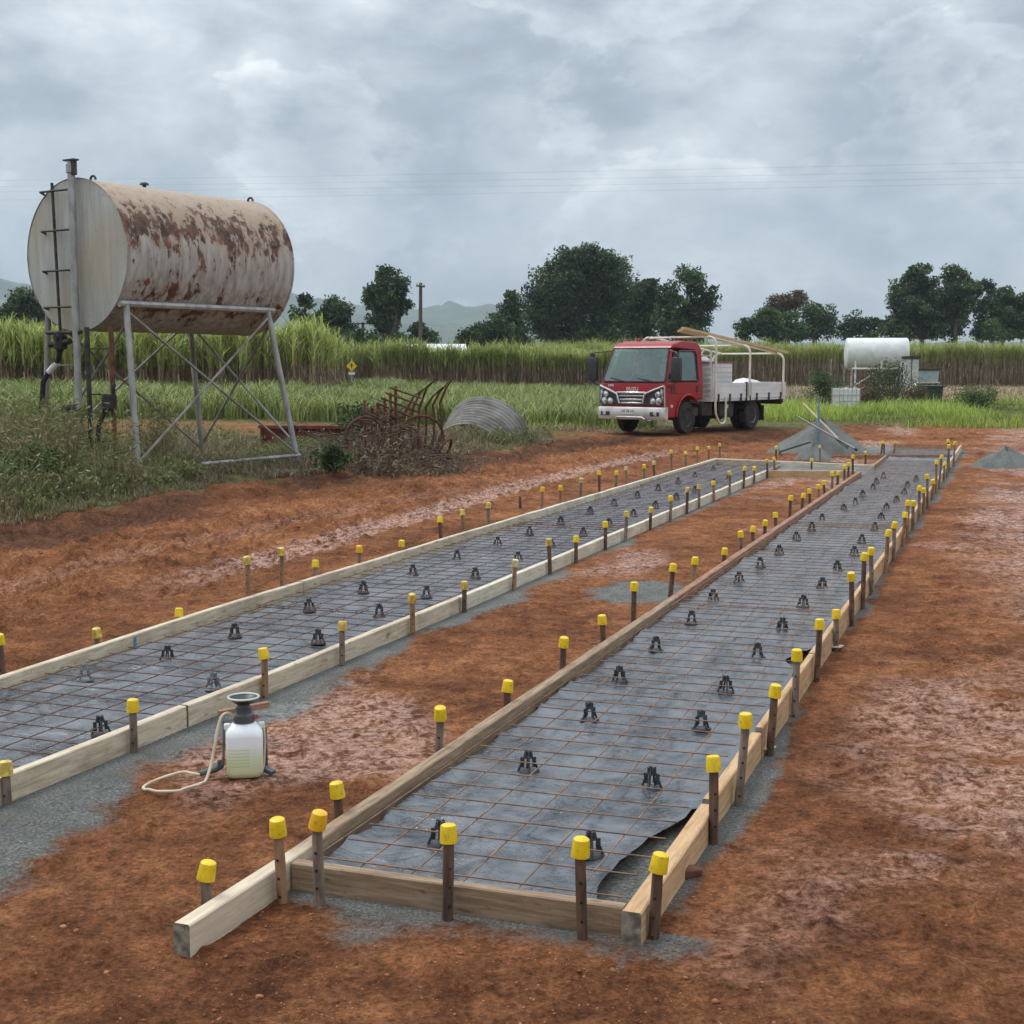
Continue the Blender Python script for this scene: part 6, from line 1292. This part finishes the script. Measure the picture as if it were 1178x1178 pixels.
M['hose'] = speckled('cream_hose', (0.46, 0.38, 0.26), (0.62, 0.54, 0.40), 12, 0.5)
build_sprayer()
bpy.data.objects['pump_sprayer'].scale = (1.0, 1.0, 0.92)
def offcut(px, py, sz, rz, mat, label, tilt=0.0, z=None):
    p = at(px, py, 0.0); m = MB(); m.box((0, 0, sz[2] / 2), sz); o = m.build('timber_offcut', M[mat], None, bevel=.003); o.location = (p.x, p.y, zt(p.x, p.y) + .003 if z is None else z); o.rotation_euler = (0, tilt, rz); tag(o, label, 'offcut', 'scraps of timber beside the forms')
offcut(281, 826, (.30, .03, .03), R(42), 'red_wood', 'reddish timber scrap wedged between the sprayer and the pale board', z=.035)
offcut(884, 862, (.24, .05, .012), R(68), 'white_pine', 'pale splintered strip on the ground outside the third ply board', .2)
offcut(964, 745, (.30, .06, .012), R(70), 'white_pine', 'pale splintered strip on the ground outside the fourth ply board', .15)
offcut(1034, 625, (.35, .06, .012), R(70), 'white_pine', 'pale splintered strip on the ground outside the sixth ply board', .15)
p = at(793, 1008, 0); m = MB(); m.box((0, 0, .02), (.08, .05, .04)); o = m.build('brick_piece', M['rust'], None, bevel=.008); o.location = (p.x, p.y, -.004); o.rotation_euler = (0.1, .1, .5); tag(o, 'dark brown brick piece beside the thick orange-topped corner board', 'brick')

# ------------------------------------------------------------------ scrap on the bank
def onbank(px, D, dz=0.0): a = far(px, D); return Vector((a.x, a.y, zt(a.x, a.y) + dz))
def scrap():
    o = onbank(362, 27.0, .05); root = empty('steel_trough', o, R(-8), 'red rusty steel trough lying in the weeds behind the tank legs', 'trough'); m = MB()
    m.loft([[Vector((x, y * k, z)) for y, z in ((-.35, 0), (-.45, .42), (-.42, .42), (-.32, .04), (.32, .04), (.42, .42), (.45, .42), (.35, 0))] for x, k in ((-.95, 1), (.75, 1))])
    m.bb(-.97, -.93, -.44, .44, 0, .42); m.build('trough_shell', M['redrust'], root); m = MB(); m.bb(-.99, .80, -.50, -.44, .40, .46); m.build('rim', M['redrust'], root)
    o = onbank(438, 24.6); root = empty('cultivator_frame', o, R(15), 'upright red rusty cultivator frame with vertical bars and slanting spikes', 'farm implement')
    g = random.Random(3); m = MB()
    for i in range(6): x = -.28 + .11 * i + g.uniform(-.02, .02); m.tube([(x, 0, -.1), (x + g.uniform(-.03, .03), .02, 1.18 + g.uniform(-.3, .2))], .026, 6)
    m.build('upright_bars', M['redrust'], root); m = MB()
    for z in (.22, .72): m.tube([(-.38, 0.02, z), (.42, 0.03, z + .05)], .03, 6)
    m.build('cross_bars', M['rust'], root); m = MB()
    for i in range(6): z = .72 + i * .09; m.tube([(-.25 + .08 * i, -.03, z + .12), (.55 + .03 * i, -.12, z - .22 + .03 * i)], .018, 5)
    m.build('slanting_spikes', M['rust'], root)
    m = MB(); m.box((.1, .1, .1), (.75, .5, .22)); m.build('drum', M['rust'], root, bevel=.05)
    o = onbank(489, 25.3); root = empty('tine_harrow', o, R(-12), 'rusty harrow with long curved tines rising beside the corrugated iron', 'farm implement')
    for i in range(6):
        m = MB(); x = -.05 + .10 * i; m.tube([(x - .3, 0, .1), (x - .40 + .05 * i, .05, .55), (x - .34 + .03 * i, .05, .95 + .03 * i), (x - .16 + .02 * i, .0, 1.24 + .07 * (i % 3)), (x + .10, -.05, 1.40 + .09 * (i % 3))], [.028, .026, .024, .02, .012], 6); m.build('tine', M['rust'], root)
    m = MB(); m.tube([(-.6, 0, .1), (.55, .05, .14)], .04, 8); m.tube([(-.5, .4, .08), (.5, .45, .1)], .04, 8); m.tube([(-.5, 0, .1), (-.5, .45, .09)], .035, 8); m.build('harrow_bar', M['rust'], root)
    for i, (px, D, r, tl, lb) in enumerate([(484, 24.6, .40, 12, 'rusty half-buried iron hoop nearest the curved tines'), (466, 24.4, .27, -20, 'small rusty iron hoop left of the curved tines'), (418, 24.2, .33, 25, 'dark rusty iron hoop left of the upright red bars'), (507, 24.3, .22, 70, 'small rusty hoop leaning on the corrugated iron')]):
        o = onbank(px, D, .28); m = MB(); m.tube(arc((0, 0, r * .55), r, -.5, math.pi + .6, 26), .026, 6); q = m.build('iron_hoop', M['rust'], None); q.location = o; q.rotation_euler = (R(tl * .4), 0, R(tl)); tag(q, lb, 'hoop', 'rusty iron hoops in the scrap heap')
    # curved corrugated sheet
    o = onbank(556, 30.0); nA, nX = 40, 144; r = 1.27; wdir = Vector((-.16, -.80, -.50)).normalized(); Vv = []
    for i in range(nX):                                   # across the corrugations
        for j in range(nA):                               # along them, following the arch
            a = R(168) - R(150) * j / (nA - 1); f = i / (nX - 1); rad = r * (1 - .16 * f) + .040 * math.cos(i * 2 * math.pi / 14)
            nx_, nz_ = math.cos(a), math.sin(a); p = Vector((rad * nx_ * .72, .42, rad * nz_ * .56 - .02)) + wdir * (f * .92) + Vector((.10 * f, 0, 0)); Vv.append(p)
    F = [(i*nA+j, i*nA+j+1, (i+1)*nA+j+1, (i+1)*nA+j) for i in range(nX-1) for j in range(nA-1)]
    q = np_mesh('corrugated_sheet', np.array(Vv), np.array(F), M['corr'], smooth=True); q.location = o; q.location.z += .22; q.rotation_euler = (0, R(19), R(-14)); sm = q.modifiers.new('thickness', 'SOLIDIFY'); sm.thickness = .006
    tag(q, 'curved grey corrugated iron sheet lying in dry grass beside the scrap heap', 'corrugated sheet')
    # tangled cut branches and vines over the scrap: nobody could count them
    m = MB(); g = random.Random(6)
    for i in range(430):
        u = g.random(); px = 365 + 160 * u; D = g.uniform(23.2, 26.3); b = onbank(px, D); hmax = .25 + 1.0 * math.exp(-((px - 445) / 48) ** 2); z = g.uniform(0, hmax) * .75; p0 = b + Vector((0, 0, z)); an = g.uniform(0, 6.28); l = g.uniform(.2, .75); up = g.uniform(-.5, .7)
        pts = [p0]; dx, dy, dz = math.cos(an), math.sin(an) * .6, up
        for k in range(4):
            dx += g.uniform(-.5, .5); dz += g.uniform(-.5, .35); nx_ = pts[-1] + Vector((dx, dy, dz)) * l / 4; nx_.z = max(nx_.z, zt(nx_.x, nx_.y) + .01); pts.append(nx_)
        m.tube(pts, [.010, .008, .007, .005, .003], 4)
    tag(m.build('dead_branches', M['twig'], None, smooth=60), 'tangled dead brown branches and vines over the rusty scrap', 'dead branches', None, 'stuff')
    g = np.random.default_rng(12); n = 3600; px = g.normal(440, 50, n); D = g.uniform(23.0, 26.5, n); a = np.arctan((px - CPX) / FPX); xs = D * np.tan(a); ys = D
    zz = terrain(xs, ys) + np.abs(g.normal(0, .22, n)) * (.3 + .9 * np.exp(-((px - 445) / 45) ** 2))
    v, f, t = leaves(np.stack([xs, ys, zz], 1), .12, .03, g.uniform(0, .30, n), g); tag(np_mesh('dead_leaves', v, f, M['weed'], None, t), 'dry brown leaves caught in the scrap heap', 'dead leaves', None, 'stuff')
M['corr'] = speckled('weathered_corrugated_iron', (0.10, 0.088, 0.07), (0.27, 0.26, 0.235), 3, .6, .3, stretch=(.6, 1, 1))
scrap()
bush('bush', 382, 22.6, .32, .42, 'small bright green leafy weed in front of the steel trough', 'leaf_mid', 42, n=700, size=.09)
bush('bush', 30, 17.6, .7, .5, 'broad-leaved green weed clump at the left edge of the bank', 'leaf_mid', 43, n=1800, size=.075)
bush('bush', 418, 26.6, .6, .9, 'pale green leafy shrub behind the scrap heap', 'leaf_mid', 44, n=1100, size=.12)

# ------------------------------------------------------------------ clods and stones on the soil
def clods():
    g = np.random.default_rng(20); ico = bmesh.new(); bmesh.ops.create_icosphere(ico, subdivisions=1, radius=1); bv = np.array([v.co[:] for v in ico.verts]); bf = np.array([[v.index for v in f.verts] for f in ico.faces]); ico.free()
    n = 34000; a = g.uniform(-0.46, 0.46, n); r = 3.6 + 24 * g.random(n) ** 1.7; xs, ys = r * np.sin(a), r * np.cos(a); s, t = ST(xs, ys); d = edge_d(xs, ys); sd_ = slab_dist(s, t)
    dens = fbm(xs * .8, ys * .8, 4, 99); wt = np.where(t < -5.6, .9, .45); keep = (d < .6) & (sd_ > .06) & (dens > .47) & (g.random(n) < wt); xs, ys, t = xs[keep], ys[keep], t[keep]; n = len(xs)
    sz = np.where(t < -5.6, 1.25, 0.8) * g.uniform(.002, .0065, n) * np.where(g.random(n) < .03, 2.4, 1)
    C = np.stack([xs, ys, terrain(xs, ys) + sz * .25], 1); rot = g.uniform(0, 6.28, n); sc3 = np.stack([sz * g.uniform(.8, 1.5, n), sz * g.uniform(.7, 1.2, n), sz * g.uniform(.5, .85, n)], 1)
    pv = bv[None] * sc3[:, None] * (1 + g.uniform(-.45, .4, (n, len(bv), 1))); cx = pv[..., 0] * np.cos(rot)[:, None] - pv[..., 1] * np.sin(rot)[:, None]; cy = pv[..., 0] * np.sin(rot)[:, None] + pv[..., 1] * np.cos(rot)[:, None]
    pv = np.stack([cx, cy, pv[..., 2]], -1) + C[:, None]; F = (bf[None] + (np.arange(n) * len(bv))[:, None, None]).reshape(-1, 3)
    nn = NT('soil_clods'); c = nn.ramp(nn.attr('tint'), [(0, (0.13, 0.045, 0.02)), (.6, (0.28, 0.098, 0.038)), (1, (0.40, 0.17, 0.07))]); nn.set(base=c, rough=.9)
    tag(np_mesh('soil_clods', pv.reshape(-1, 3), F, nn.m, None, np.repeat(g.random(n), len(bf))), 'loose crumbs of red soil scattered over the scraped ground', 'soil clods', None, 'stuff')
clods()

# ------------------------------------------------------------------ haze
hz = MB(); hz.bb(-2950, 2950, -55, 3250, -1.6, 330); o = hz.build('haze', [], None, smooth=0); hm = bpy.data.materials.new('haze'); hm.use_nodes = True; t_ = hm.node_tree; t_.nodes.clear()
po = t_.nodes.new('ShaderNodeOutputMaterial'); pv_ = t_.nodes.new('ShaderNodeVolumePrincipled'); pv_.inputs['Color'].default_value = (0.74, 0.86, 1.0, 1); pv_.inputs['Density'].default_value = 0.00022; pv_.inputs['Anisotropy'].default_value = 0.1
t_.links.new(pv_.outputs[0], po.inputs['Volume']); o.data.materials.append(hm); tag(o, 'thin blue-grey haze softening the distant hills', 'haze', None, 'stuff')
